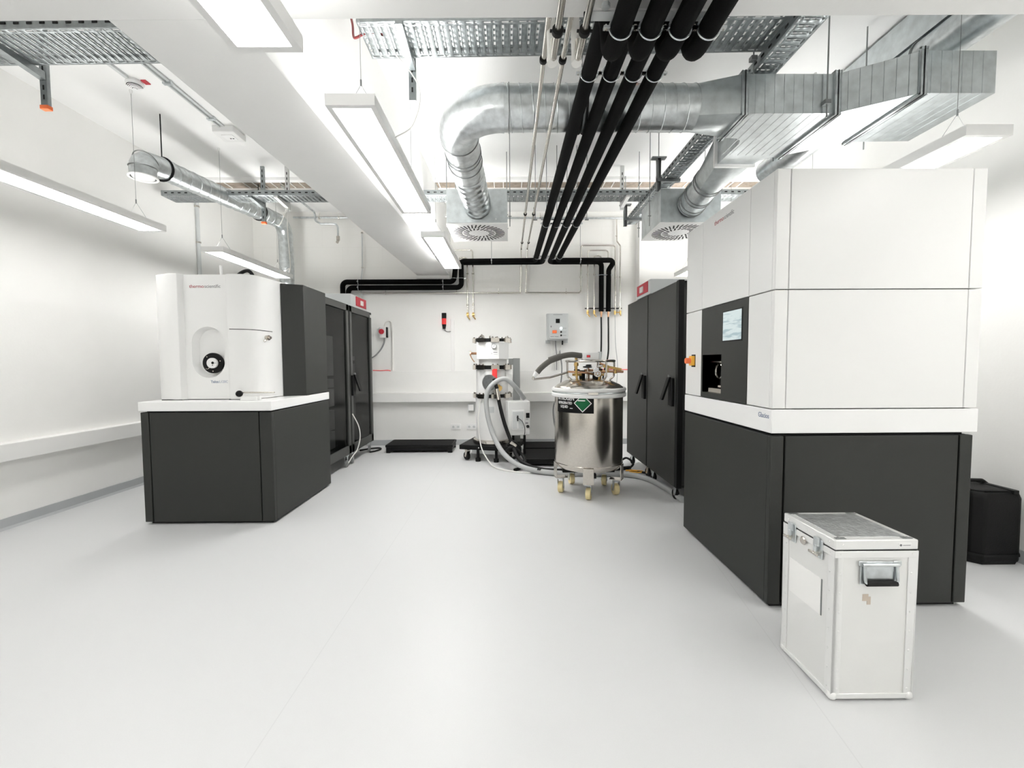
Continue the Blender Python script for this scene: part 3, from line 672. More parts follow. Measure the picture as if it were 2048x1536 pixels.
# ------------------------------------------------------------------ small wall fittings
t = thing('isolator_switch', 'grey isolator box with red rotary switch on the back wall beside the left racks', 'switch', (-1.95, 6.74, 1.70))
obj('housing', B().box(-2.0, -1.90, 6.70, 6.788, 1.695, 1.865), 'white_plastic', t, bev=.006)
obj('side_rim', B().box(-1.90, -1.885, 6.72, 6.788, 1.70, 1.86), 'plastic_black', t)
obj('rotary_knob', B().cyl((-1.962, 6.70, 1.79), (-1.962, 6.68, 1.79), .040, 20).box(-1.970, -1.954, 6.668, 6.68, 1.752, 1.828), 'red_plastic', t, label='dark red rotary knob')
obj('supply_cable', B().spline([(-1.93, 6.74, 1.87), (-1.90, 6.74, 1.94), (-1.85, 6.75, 1.955), (-1.815, 6.76, 1.88), (-1.815, 6.77, 1.5), (-1.82, 6.77, 1.19)], .012, 8), 'cable_white', t)
obj('outlet_cable', B().spline([(-1.925, 6.73, 1.70), (-1.94, 6.72, 1.6), (-2.0, 6.68, 1.48), (-2.1, 6.6, 1.38), (-2.3, 6.5, 1.32)], .011, 8), 'cable_grey', t)
tag(obj('red_cord', B().spline([(-2.13, 6.765, 1.19), (-2.0, 6.765, 1.185), (-1.9, 6.765, 1.19), (-1.85, 6.765, 1.18)], .006, 6), 'red_tag'), 'short red cord along the trunking edge beside the left racks', 'cord', 'red cords on the trunking')
tag(obj('red_cord', B().spline([(1.45, 6.765, 1.185), (1.6, 6.765, 1.19), (1.8, 6.765, 1.183), (2.0, 6.765, 1.185)], .006, 6), 'red_tag'), 'short red cord along the trunking edge behind the nitrogen tank', 'cord', 'red cords on the trunking')
t = thing('warning_beacon', 'small black and red warning light on the back wall left of the white vessel', 'warning light', (-1.0, 6.74, 1.83))
obj('base', B().cyl((-1.0, 6.74, 1.83), (-1.0, 6.74, 1.90), .022, 16, r1=.034).cyl((-1.0, 6.74, 1.99), (-1.0, 6.74, 2.075), .036, 16), 'plastic_black', t)
obj('lens', B().cyl((-1.0, 6.74, 1.90), (-1.0, 6.74, 1.99), .035, 16), 'beacon_red', t, label='glowing red lens')
obj('lead', B().spline([(-.995, 6.75, 1.835), (-.98, 6.76, 1.80), (-.94, 6.77, 1.79), (-.89, 6.775, 1.795)], .004, 6), 'rubber_black', t)
tag(obj('wall_conduit', B().box(-.90, -.845, 6.762, 6.788, 1.18, 1.99), 'trunking_white', bev=.004), 'slim white vertical conduit on the back wall beside the warning light', 'conduit')
t = thing('control_box', 'grey wall control box with orange switch and indicator lights left of the drop pipes', 'control box', (.755, 6.72, 1.62))
x0, x1, z0, z1 = .592, .915, 1.628, 2.052; yf = 6.60
obj('housing', B().box(x0, x1, yf + .03, 6.788, z0 + .01, z1).box(x0 + .03, x1 - .0, yf, yf + .03, z0 + .03, z1 - .01), 'light_grey_plastic', t, bev=.006)
obj('display', B().box(.724, .786, yf - .004, yf, 1.90, 1.965), 'plastic_black', t)
obj('rocker_switch', B().box(.672, .738, yf - .02, yf, 1.745, 1.79), 'orange_plastic', t, bev=.004, label='orange rocker switch')
obj('lit_indicator', B().cyl((.806, yf, 1.82), (.806, yf - .012, 1.82), .017, 16), 'led_white', t)
for z in (1.765, 1.712): obj('dark_indicator', B().cyl((.806, yf, z), (.806, yf - .012, z), .014, 16), 'plastic_black', t)
s = B().box(.685, .825, yf - .0015, yf, 2.026, 2.032)
for z in (1.82, 1.765, 1.712): s.box(.832, .885, yf - .0015, yf, z - .002, z + .002)
s.box(.642, .696, yf - .0015, yf, 1.690, 1.696).box(.708, .766, yf - .0015, yf, 1.690, 1.696).box(.645, .66, yf - .0015, yf, 1.835, 1.86)
obj('legend', s, 'ink_grey', t)
obj('mounting_foot', B().box(x0 - .01, x0 + .06, 6.72, 6.788, z0 - .025, z0 + .02).box(x1 - .06, x1 + .01, 6.72, 6.788, z0 - .025, z0 + .02), 'light_grey_plastic', t)
for k, (xa, xb, m) in enumerate(((.675, .68, 'cable_white'), (.70, .705, 'cable_white'), (.735, .755, 'cable_grey'), (.815, .78, 'cable_white'))):
    obj('cable', B().spline([(xa, 6.72, z0 + .02), (xa, 6.72, z0 - .06), (xb, 6.76, 1.4), (xb, 6.76, 1.18)], .007, 8), m, t)
obj('plug', B().cyl((.84, 6.70, z0 + .02), (.838, 6.70, z0 - .055), .012, 10), 'plastic_black', t)
for k, (xs, lab) in enumerate(((-.92, 'white double wall socket low on the back wall left of the vessel'), (-.668, 'white double wall socket low on the back wall half behind the vessel'))):
    t = thing('wall_socket', lab, 'socket', (xs + .075, 6.78, .24), 'double sockets on the back wall')
    obj('plate', B().box(xs, xs + .155, 6.772, 6.788, .245, .335), 'white_bright', t, bev=.004)
    s = B()
    for q in (.04, .115): s.lathe([(.020, 0), (.020, -.003), (.016, -.003)], (xs + q, 6.772, .29), (0, 1, 0), 18)
    obj('recess', s, 'light_grey_plastic', t)
    s = B()
    for q in (.04, .115):
        for d in (-.009, .009): s.cyl((xs + q + d, 6.770, .29), (xs + q + d, 6.7675, .29), .003, 8)
    obj('contact_holes', s, 'gap_black', t)
t = thing('outlet_box', 'small grey outlet box under the trunking, left of the white vessel', 'outlet box', (-.59, 6.76, .54))
obj('housing', B().box(-.64, -.545, 6.73, 6.788, .54, .65), 'light_grey_plastic', t, bev=.005)
obj('cover', B().box(-.63, -.555, 6.724, 6.73, .55, .64), 'white_plastic', t, bev=.002)

# ------------------------------------------------------------------ left electron microscope
t = thing('electron_microscope', 'white and charcoal electron microscope on its table by the left wall, with round black port', 'microscope', (-2.43, 4.1, 0))
X0, X1, Y0, Y1 = -2.955, -1.906, 3.455, 4.56
obj('plinth_core', B().box(X0 + .03, X1 - .03, Y0 + .03, Y1 - .03, .0, .925), 'gap_black', t)
for a, b_ in ((X0, X0 + .062), (X0 + .07, X1 - .108), (X1 - .1, X1)):
    obj('front_panel', B().box(a, b_, Y0, Y0 + .035, .022, .915), 'dark_powder', t, bev=.004)
obj('side_panel', B().box(X1 - .03, X1, Y0 + .036, Y1, .022, .915), 'dark_powder', t, bev=.003)
obj('side_panel', B().box(X0, X0 + .03, Y0 + .036, Y1, .022, .915), 'dark_powder', t, bev=.003)
obj('worktop', B().box(X0 - .008, X1 + .004, Y0 - .01, Y1, .925, 1.0), 'white_bright', t, bev=.004)
bz, tz = 1.004, 2.05
RC = [(-2.335, 3.632), (-2.27, 3.634), (-2.22, 3.641), (-2.18, 3.655), (-2.15, 3.68), (-2.13, 3.715), (-2.115, 3.77), (-2.10, 3.86), (-2.087, 3.99)]   # rounded right side of the housing
col = obj('column_housing', B().prism([(-2.975, 3.70), (-2.955, 3.67), (-2.80, 3.605), (-2.735, 3.605), (-2.715, 3.64), (-2.7, 3.72), (-2.356, 3.72), (-2.356, 3.640), *RC, (-2.085, 4.5), (-2.975, 4.5)], bz, tz), 'white_lacquer', t, bev=.004)
# centre panel with the oval pocket
pb = B(); yf = 3.648; yb = 3.70
def stad(cx, cz, w, h, n=14, y=yf):
    pts = []
    for k in range(n + 1): a = PI * k / n; pts.append((cx + w * math.cos(a), y, cz + h - w + w * math.sin(a)))
    for k in range(n + 1): a = PI + PI * k / n; pts.append((cx + w * math.cos(a), y, cz - h + w + w * math.sin(a)))
    return pts
ocx, ocz = -2.527, 1.40
o1 = stad(ocx, ocz, .136, .215); o2 = stad(ocx + .010, ocz + .0, .118, .196, y=yb)
pb.holed([(-2.722, yf, bz + .002), (-2.356, yf, bz + .002), (-2.356, yf, tz - .003), (-2.722, yf, tz - .003)], o1)
pb.loft([o1, o2], caps=False); pb.face(o2)
pb.loft([[(-2.722, yf, bz + .002), (-2.356, yf, bz + .002), (-2.356, yf, tz - .003), (-2.722, yf, tz - .003)], [(-2.722, 3.72, bz + .002), (-2.356, 3.72, bz + .002), (-2.356, 3.72, tz - .003), (-2.722, 3.72, tz - .003)]], caps=False)
obj('centre_panel', pb, 'white_lacquer', col)
pc = V((-2.490, 3.655, 1.309))
port = obj('goniometer_port', B().cyl(pc + V((0, .012, 0)), pc + V((0, -.012, 0)), .086, 40), 'plastic_black', t, bev=.003, label='round black goniometer port')
obj('port_boss', B().cyl(pc + V((0, .05, 0)), pc + V((0, .010, 0)), .06, 32), 'white_plastic', port)
obj('port_hub', B().cyl(pc + V((.004, 0, 0)), pc + V((.004, -.03, 0)), .043, 32), 'white_plastic', port)
obj('hub_hole', B().cyl(pc + V((.012, -.028, .002)), pc + V((.012, -.0315, .002)), .011, 16).cyl(pc + V((.010, -.028, -.018)), pc + V((.010, -.0315, -.018)), .004, 10).box(pc.x + .012, pc.x + .045, pc.y - .0312, pc.y - .029, pc.z - .001, pc.z + .001), 'plastic_black', port)
s = B()
for a in (130, 15, 272): s.cyl(pc + V((.068 * math.cos(math.radians(a)), -.01, .068 * math.sin(math.radians(a)))), pc + V((.068 * math.cos(math.radians(a)), -.016, .068 * math.sin(math.radians(a)))), .005, 10)
s.torus(pc + V((-.046, -.013, -.034)), .016, .0035, 12, 6, (0, 1, 0), 0, PI)
obj('port_screw', s, 'steel_brushed', port)
obj('panel_seam', B().loft([[(x - .001, y + .006, z), (x + .0015, y - .0012, z), (x + .0015, y - .0012, z + .005), (x - .001, y + .006, z + .005)] for x, y, z in [(p[0], p[1], 1.590 - .001 * i) for i, p in enumerate(RC[:8])]]), 'gap_black', t)
kn = B().cyl((-2.125, 3.79, 1.527), (-2.085, 3.775, 1.527), .022, 14).cyl((-2.085, 3.775, 1.527), (-2.065, 3.767, 1.527), .012, 10).cyl((-2.105, 3.775, 1.515), (-2.115, 3.755, 1.495), .008, 8)
obj('locking_knob', kn, 'steel_brushed', t)
obj('foot_gap', B().box(-2.90, -2.735, 3.606, 3.62, 1.0, 1.006).box(-2.36, -2.2, 3.636, 3.65, 1.0, 1.006), 'gap_black', t)
obj('side_tower', B().prism([(-2.083, 3.985), (-1.915, 4.075), (-1.915, 4.56), (-2.083, 4.56)], 1.002, 2.035), 'dark_powder', t, bev=.004)
obj('tower_foot', B().box(-2.06, -1.91, 4.08, 4.55, 1.0, 1.008), 'gap_black', t)
obj('top_rod', B().cyl((-2.62, 4.0, 2.04), (-2.625, 4.0, 2.20), .012, 12), 'white_bright', t)
obj('top_cable', B().spline([(-2.50, 4.0, 2.03), (-2.47, 4.0, 2.11), (-2.40, 4.0, 2.15), (-2.35, 4.0, 2.13), (-2.33, 4.02, 2.04)], .016, 10).box(-2.41, -2.32, 3.98, 4.03, 2.05, 2.085), 'plastic_black', t)
text('lettering', 'thermo', 'ink_red', t, (-2.664, yf - .0003, 1.937), (1, 0, 0), (0, 0, 1), w=.122, h=.029)
text('lettering', 'scientific', 'ink_grey', t, (-2.536, yf - .0003, 1.937), (1, 0, 0), (0, 0, 1), w=.132, h=.029)
text('lettering', 'Talos', 'ink_blue', t, (-2.515, yf - .0003, 1.142), (1, 0, 0), (0, 0, 1), w=.066, h=.022, bold=.02)
text('lettering', 'L120C', 'ink_blue', t, (-2.442, yf - .0003, 1.142), (1, 0, 0), (0, 0, 1), w=.070, h=.022)
t = thing('specimen_holder', 'white specimen holder with black ball knob lying on the microscope table', 'specimen holder', (-2.1, 3.6, 1.0))
obj('stand', B().loft([[(-2.21, 3.53, 1.0), (-2.06, 3.53, 1.0), (-2.06, 3.60, 1.0), (-2.21, 3.60, 1.0)], [(-2.19, 3.54, 1.035), (-2.07, 3.54, 1.035), (-2.07, 3.59, 1.035), (-2.19, 3.59, 1.035)]]).box(-2.18, -1.93, 3.555, 3.585, 1.035, 1.055), 'white_plastic', t, bev=.003)
obj('shaft', B().cyl((-2.21, 3.57, 1.064), (-1.94, 3.57, 1.064), .006, 10), 'steel_brushed', t)
obj('knob', B().sphere((-2.225, 3.56, 1.055), .027, n=20), 'plastic_black', t, label='round black knob')

# ------------------------------------------------------------------ right cryo microscope
t = thing('cryo_microscope', 'tall white cabinet microscope on a charcoal base with small touchscreen, right foreground', 'microscope', (1.88, 2.7, 0))
gx0, gx1, gy0, gy1 = 1.35, 2.41, 2.187, 3.27
obj('plinth_core', B().box(gx0 + .03, gx1 - .04, gy0 + .03, gy1 - .02, 0, .93), 'gap_black', t)
obj('upper_core', B().box(gx0 + .13, gx1 - .03, gy0 + .03, gy1 - .02, .93, 2.24), 'gap_black', t)
pz0, pz1 = .025, .915
obj('base_panel', B().box(gx0, gx0 + .028, gy0 + .031, gy1, pz0, pz1), 'dark_powder', t, bev=.004)
for a, b_ in ((gx0, gx0 + .066), (gx0 + .076, gx1 - .086), (gx1 - .076, gx1 - .012)):
    obj('base_panel', B().box(a, b_, gy0, gy0 + .03, pz0, pz1), 'dark_powder', t, bev=.004)
obj('base_panel', B().box(gx1 - .042, gx1 - .012, gy0 + .032, gy1, pz0, pz1), 'dark_powder', t, bev=.004)
obj('white_band', B().box(gx0 - .004, gx1 + .004, gy0 - .006, gy1, .930, 1.052), 'white_bright', t, bev=.004)
def col_panels(z0, z1, dark):
    y = (gy0 + .0255, 2.424, 3.010, gy1)
    for i in range(3):
        a, c = y[i] + (.0015 if i else 0), y[i + 1] - .0015
        if dark and i == 1: continue
        obj('side_panel', B().box(gx0, gx0 + .025, a, c, z0, z1), 'white_lacquer', t, bev=.003)
    for a, c in ((gx0, gx0 + .068), (gx0 + .0715, gx1 - .0715), (gx1 - .068, gx1)):
        obj('front_panel', B().box(a, c, gy0, gy0 + .025, z0, z1), 'white_lacquer', t, bev=.003)
    obj('side_panel', B().box(gx1 - .025, gx1, gy0 + .026, gy1, z0, z1), 'white_lacquer', t, bev=.003)
col_panels(1.057, 1.661, True); col_panels(1.666, 2.262, False)
obj('top_cover', B().box(gx0 + .01, gx1 - .01, gy0 + .01, gy1, 2.235, 2.26), 'white_lacquer', t)
obj('back_panel', B().box(gx0 + .0265, gx1 - .0265, gy1 - .02, gy1, 1.05, 2.262), 'white_lacquer', t)
dp = B(); yw = (2.427, 3.007); hy = (2.722, 2.985); hz = (1.092, 1.347)
dp.box(gx0, gx0 + .025, yw[0], hy[0], 1.057, 1.661).box(gx0, gx0 + .025, hy[1], yw[1], 1.057, 1.661).box(gx0, gx0 + .025, hy[0], hy[1], 1.057, hz[0]).box(gx0, gx0 + .025, hy[0], hy[1], hz[1], 1.661)
panel = obj('control_panel', dp, 'dark_powder', t, label='charcoal control panel')
obj('loading_bay', B().box(gx0 + .12, gx0 + .125, hy[0] - .01, hy[1] + .01, hz[0] - .01, hz[1] + .01).box(gx0 + .02, gx0 + .12, hy[0] - .006, hy[0], hz[0], hz[1]).box(gx0 + .02, gx0 + .12, hy[1], hy[1] + .006, hz[0], hz[1]).box(gx0 + .02, gx0 + .12, hy[0], hy[1], hz[0] - .006, hz[0]).box(gx0 + .02, gx0 + .12, hy[0], hy[1], hz[1], hz[1] + .006), 'plastic_black', panel)
obj('bay_fittings', B().cyl((gx0 + .06, hy[0] + .02, hz[1] - .05), (gx0 + .06, hy[1] - .01, hz[1] - .05), .008, 10).torus((gx0 + .08, hy[1] - .08, hz[1] - .11), .05, .007, 24, 8, (1, 0, 0)).box(gx0 + .03, gx0 + .11, hy[0] + .01, hy[0] + .1, hz[0] + .04, hz[0] + .052).box(gx0 + .02, gx0 + .1, hy[0] + .01, hy[1] - .05, hz[0], hz[0] + .03), 'steel_brushed', panel)
obj('screen_bezel', B().box(gx0 - .002, gx0 + .003, 2.483, 2.712, 1.422, 1.613), 'plastic_black', panel)
obj('touchscreen', B().box(gx0 - .004, gx0 - .001, 2.490, 2.702, 1.430, 1.606), 'screen', panel, label='lit pale touchscreen')
st = obj('emergency_stop', B().box(gx0 - .001, gx0 + .004, 3.10, 3.165, 1.262, 1.352), 'plastic_black', t, label='emergency stop with yellow block and red button')
obj('stop_block', B().box(gx0 - .028, gx0, 3.105, 3.15, 1.272, 1.342), 'yellow_plastic', st, bev=.004)
obj('stop_button', B().cyl((gx0 - .025, 3.128, 1.307), (gx0 - .062, 3.128, 1.307), .021, 18), 'orange_plastic', st, bev=.003)
text('lettering', 'thermo', 'ink_red', t, (gx0 - .0003, 2.845, 2.185), (0, -1, 0), (0, 0, 1), w=.118, h=.030)
text('lettering', 'scientific', 'ink_grey', t, (gx0 - .0003, 2.722, 2.185), (0, -1, 0), (0, 0, 1), w=.120, h=.030)
text('lettering', 'Glacios', 'ink_blue', t, (gx0 - .0045, 2.298, 1.004), (0, -1, 0), (0, 0, 1), w=.095, h=.027, bold=.01)
obj('roof_catch', B().box(gx0 + .06, gx0 + .10, gy0 + .03, gy0 + .06, 2.26, 2.272), 'plastic_black', t)

# ------------------------------------------------------------------ equipment racks
def caster(t, x, y, r, m='rubber_black', fork='zinc', h=None, yaw=.3, wl=.022, name='caster'):
    h = h or r * 2.9; q = V((math.cos(yaw), math.sin(yaw), 0)); p = V((-q.y, q.x, 0)); c = V((x, y, r)) + p * r * .35
    b = B().cyl((x, y, h - .006), (x, y, h), r * .75, 14).cyl((x, y, h - .02), (x, y, h - .006), r * .5, 14)
    for sg in (-1, 1): b.loft([[c + q * sg * (wl * .5 + .004) - p * r * .25 + V((0, 0, -r * .25)), c + q * sg * (wl * .5 + .004) + p * r * .25 + V((0, 0, -r * .25)), V((x, y, h - .015)) + q * sg * (wl * .5 + .004) + p * r * .5, V((x, y, h - .015)) + q * sg * (wl * .5 + .004) - p * r * .5],
                               [c + q * sg * (wl * .5 + .007) - p * r * .25 + V((0, 0, -r * .25)), c + q * sg * (wl * .5 + .007) + p * r * .25 + V((0, 0, -r * .25)), V((x, y, h - .015)) + q * sg * (wl * .5 + .007) + p * r * .5, V((x, y, h - .015)) + q * sg * (wl * .5 + .007) - p * r * .5]])
    b.obox(V((x, y, h - .015)), q * (wl * .5 + .007), p * r * .5, V((0, 0, .004)))
    o = obj(name, b, fork, t)
    obj('wheel', B().lathe([(r * .55, -wl / 2), (r * .95, -wl / 2), (r, -wl * .3), (r, wl * .3), (r * .95, wl / 2), (r * .55, wl / 2)], c, q, 26), m, o)
    obj('axle', B().cyl(c - q * (wl * .5 + .010), c + q * (wl * .5 + .010), r * .22, 10), 'steel_brushed', o)
    return o
def rack(sx, xf, y0, y1, z0, z1, label, glass, hinge_far):
    """sx=+1: door looks to +x (left bank); -1: door looks to -x (right bank)"""
    xb = xf - sx * .80
    t = thing('equipment_rack', label, 'rack', ((xf + xb) / 2, (y0 + y1) / 2, 0), 'dark equipment racks')
    lo, hi = min(xb, xf - sx * .05), max(xb, xf - sx * .05)
    cb = B()
    cb.box(lo, hi, y0, y0 + .02, z0, z1).box(lo, hi, y1 - .02, y1, z0, z1).box(lo, hi, y0, y1, z1 - .02, z1).box(lo, hi, y0, y1, z0, z0 + .04)
    cb.box(min(xb, xb + sx * .02), max(xb, xb + sx * .02), y0, y1, z0, z1)
    obj('frame', cb, 'rack_frame' if glass else 'rack_grey', t, bev=.003)
    dx0, dx1 = min(xf, xf - sx * .045), max(xf, xf - sx * .045)
    a, c = y0 + .008, y1 - .008
    if glass:
        m0, m1, b0, b1 = .075, .075, .115, .085
        d = B().box(dx0, dx1, a, a + m0, z0 + .01, z1 - .01).box(dx0, dx1, c - m1, c, z0 + .01, z1 - .01).box(dx0, dx1, a, c, z0 + .01, z0 + b0).box(dx0, dx1, a, c, z1 - b1, z1 - .01)
        door = obj('door', d, 'rack_frame', t, bev=.003)
        obj('glass', B().box(xf - sx * .02 - .003, xf - sx * .02 + .003, a + m0 - .005, c - m1 + .005, z0 + b0 - .005, z1 - b1 + .005), 'glass_dark', door, label='dark tinted glass')
        # shelf modules seen dimly behind the glass
        mods = [(.30, .50), (.52, .75), (.80, 1.0), (1.02, 1.12), (1.16, 1.62)] if hinge_far else [(.6, .9), (1.12, 1.30), (1.34, 1.40)]
        for q0, q1 in mods:
            mo = obj('module', B().box(min(xf - sx * .07, xb + sx * .1), max(xf - sx * .07, xb + sx * .1), y0 + .05, y0 + (.50 if hinge_far else .35), q0, q1), 'light_grey_plastic' if int(q0 * 100) % 4 else 'white_plastic', t)
            obj('module_face', B().box(min(xf - sx * .07, xf - sx * .062), max(xf - sx * .07, xf - sx * .062), y0 + .1, y0 + .22, q0 + .03, q1 - .03), 'cable_grey', mo)
        hy = y0 + .055 if not hinge_far else y1 - .05
    else:
        door = obj('door', B().box(dx0, dx1, a, c, z0 + .0, z1 - .005), 'rack_grey', t, bev=.004)
        hy = a + .065
    if not (glass and hinge_far):
        hz = 1.04
        h = obj('handle', B().obox((xf + sx * .012, hy, hz - .02), (.014, 0, 0), (0, .046, 0), (0, 0, .13)), 'plastic_black', door, bev=.006)
        obj('lever', B().loft([[(xf + sx * .024, hy - .034, hz + .12), (xf + sx * .024, hy + .034, hz + .12), (xf + sx * .044, hy + .034, hz + .12), (xf + sx * .044, hy - .034, hz + .12)],
                               [(xf + sx * .060, hy + .060, hz - .10), (xf + sx * .060, hy + .12, hz - .10), (xf + sx * .080, hy + .12, hz - .10), (xf + sx * .080, hy + .060, hz - .10)]]), 'plastic_black', h, bev=.004)
        obj('lever_tip', B().box(min(xf + sx * .02, xf + sx * .042), max(xf + sx * .02, xf + sx * .042), hy - .012, hy + .012, hz + .11, hz + .14), 'cable_grey', h, bev=.004)
    if not glass:
        if y0 < 4: obj('corner_post', B().box(min(xf - sx * .05, xf + sx * .0), max(xf - sx * .05, xf + sx * .0), y0 - .05, y0 + .006, z0, z1), 'plastic_black', t, bev=.003)
    for xx in (xf - sx * (.04 if glass else .06), xb + sx * .09):
        for yy in (y0 + .09, y1 - .09): caster(t, xx, yy, .05, 'cable_grey' if glass else 'rubber_black', h=z0, yaw=.2)
    return t
rack(1, -2.0, 4.60, 5.44, .155, 2.04, 'charcoal rack with dark glass door, directly behind the white table microscope', True, True)
rack(1, -2.0, 5.46, 6.33, .155, 2.04, 'charcoal rack with dark glass door, nearest the back wall on the left side', True, False)
rack(-1, 1.52, 3.90, 4.70, .145, 2.03, 'charcoal solid door rack right behind the tall cryo microscope', False, False)
rack(-1, 1.52, 4.71, 5.50, .145, 2.03, 'charcoal solid door rack beside the nitrogen tank, farthest on the right side', False, False)
tag(obj('rack_badge', B().box(-2.0, -1.996, 6.26, 6.31, 1.96, 2.0), 'white_plastic'), 'tiny white sticker at the upper corner of the far left rack door', 'sticker')
def topbox(x0, x1, y0, y1, z0, z1, ry0, ry1, sx, label):
    t = thing('power_unit', label, 'power unit', ((x0 + x1) / 2, (y0 + y1) / 2, z0), 'units on top of the racks')
    obj('housing', B().box(x0, x1, y0, y1, z0, z1), 'light_grey_plastic', t, bev=.005)
    xs = x1 if sx > 0 else x0
    pl = obj('red_plate', B().box(min(xs, xs + sx * .008), max(xs, xs + sx * .008), ry0, ry1, z0 + .03, z1 - .01), 'red_plastic', t, bev=.002, label='red switch plate')
    cy, cz = (ry0 + ry1) / 2, (z0 + z1) / 2
    obj('rocker', B().box(min(xs + sx * .008, xs + sx * .022), max(xs + sx * .008, xs + sx * .022), cy - .05, cy + .05, cz - .03, cz + .035), 'cable_white', pl, bev=.003)
topbox(-2.75, -2.035, 5.63, 6.25, 2.04, 2.205, 5.80, 6.2, 1, 'pale power unit with red switch plate on top of the far left rack')
topbox(1.515, 2.2, 4.62, 5.10, 2.03, 2.185, 4.69, 5.07, -1, 'pale power unit with red switch plate on top of the right racks')
tag(obj('rack_cable', B().spline([(-1.985, 5.45, .66), (-1.93, 5.50, .5), (-1.92, 5.52, .35), (-1.95, 5.50, .2), (-1.99, 5.46, .13), (-2.05, 5.4, .02)], .007, 8), 'cable_white'), 'thin white cable hanging down between the two glass door racks', 'cable')
tag(obj('floor_cable', B().spline([(-2.02, 6.20, .015), (-1.96, 6.28, .015), (-1.92, 6.38, .02), (-1.95, 6.46, .02), (-2.05, 6.45, .02), (-2.2, 6.3, .02)], .012, 8), 'rubber_black'), 'black cable loop on the floor at the foot of the far left rack', 'cable')

# ------------------------------------------------------------------ low black platforms
def platform(x0, x1, y0, y1, z, label):
    t = thing('step_platform', label, 'platform', ((x0 + x1) / 2, (y0 + y1) / 2, 0), 'low black step platforms')
    obj('deck', B().box(x0, x1, y0, y1, z - .035, z), 'plastic_black', t, bev=.004)
    r = B(); y = y0 + .02
    while y < y1 - .02: r.box(x0 + .02, x1 - .02, y, y + .012, z, z + .003); y += .024
    obj('ribbed_mat', r, 'rubber_black', t)
    obj('skirt', B().box(x0 + .01, x1 - .01, y0 + .012, y0 + .03, .03, z - .035).box(x0 + .01, x1 - .01, y1 - .03, y1 - .012, .03, z - .035).box(x0 + .012, x0 + .03, y0 + .03, y1 - .03, .03, z - .035).box(x1 - .03, x1 - .012, y0 + .03, y1 - .03, .03, z - .035), 'plastic_black', t)
    for xx in (x0 + .01, x1 - .07):
        for yy in (y0 + .0, y1 - .06): obj('foot', B().box(xx, xx + .06, yy, yy + .06, 0, z - .035), 'plastic_black', t, bev=.003)
platform(-1.79, -.815, 6.18, 6.63, .117, 'low black step platform against the back wall left of the white vessel')
platform(.19, 1.17, 5.30, 5.93, .10, 'low black step platform nearest the nitrogen tank, partly hidden by it')
platform(.22, 1.20, 6.02, 6.48, .10, 'low black step platform against the back wall behind the nitrogen tank')

# ------------------------------------------------------------------ white vessel on its dolly
cx, cy, rot = -.20, 5.86, math.radians(-14)
Rz = M4.Rotation(rot, 3, 'Z')
def L(x, y, z): p = Rz @ V((x, y, 0)); return (p.x + cx, p.y + cy, z)
t = thing('wheeled_dolly', 'low black wheeled dolly carrying the white vessel', 'dolly', (cx, cy, 0))
obj('platform', B().box(cx - .40, cx + .36, cy - .30, cy + .33, .155, .215, rot, (cx, cy)), 'plastic_black', t, bev=.005)
obj('under_frame', B().box(cx - .25, cx + .22, cy - .22, cy - .18, .09, .14, rot, (cx, cy)), 'light_grey_plastic', t)
for a, b_ in ((-.31, -.22), (.27, -.22), (-.31, .26), (.27, .26)):
    p = L(a, b_, 0); caster(t, p[0], p[1], .055, 'rubber_black', 'steel_brushed', h=.155, yaw=.7, wl=.04)
for a, b_ in ((-.15, -.27), (.1, -.27)):
    p = L(a, b_, 0); obj('levelling_foot', B().cyl((p[0], p[1], .0), (p[0], p[1], .045), .034, 16).cyl((p[0], p[1], .045), (p[0], p[1], .155), .018, 12), 'plastic_black', t)
obj('edge_screw', B().sphere(L(-.13, -.302, .185), .008, n=10), 'white_plastic', t)
t = thing('pressure_vessel', 'tall white cylindrical vacuum vessel with round gauge standing on a black dolly', 'vessel', (-.23, 5.88, .215))
vx, vy = -.225, 5.88
obj('lower_body', B().cyl((vx, vy, .26), (vx, vy, .845), .226, 48), 'white_lacquer', t)
obj('base_ring', B().lathe([(.24, .215), (.262, .225), (.262, .262), (.24, .27)], (vx, vy, 0), n=48), 'steel_brushed', t)
obj('middle_body', B().cyl((vx, vy, .87), (vx, vy, 1.23), .218, 48), 'white_lacquer', t)
def flange(z0, z1):
    f = obj('flange', B().cyl((vx, vy, z0), (vx, vy, z1), .235, 48), 'plastic_black', t)
    s = B()
    for k in range(8):
        a = 2 * PI * k / 8 + .2; c = (vx + math.cos(a) * .243, vy + math.sin(a) * .243, (z0 + z1) / 2); d = V((math.cos(a), math.sin(a), 0))
        s.obox(c, d * .018, V((-d.y, d.x, 0)) * .055, V((0, 0, (z1 - z0) / 2 + .006)))
        for q in (-.03, .03): s.cyl(V(c) + V((-d.y, d.x, 0)) * q + V((0, 0, (z1 - z0) / 2)), V(c) + V((-d.y, d.x, 0)) * q + V((0, 0, (z1 - z0) / 2 + .022)), .010, 8)
    obj('flange_lugs', s, 'steel_brushed', f)
flange(.835, .88); flange(1.215, 1.265); flange(1.575, 1.62)
obj('neck', B().cyl((vx + .01, vy, 1.262), (vx + .01, vy, 1.36), .19, 40), 'white_plastic', t)
hx = [(vx - .205, vy - .08), (vx - .115, vy - .205), (vx + .03, vy - .225), (vx + .155, vy - .205), (vx + .22, vy - .06), (vx + .22, vy + .15), (vx - .205, vy + .15)]
hx = [(vx - .20, vy - .15), (vx - .03, vy - .23), (vx + .10, vy - .23), (vx + .225, vy - .14), (vx + .225, vy + .18), (vx - .20, vy + .18)]
obj('top_housing', B().prism(hx, 1.345, 1.58), 'white_lacquer', t, bev=.006)
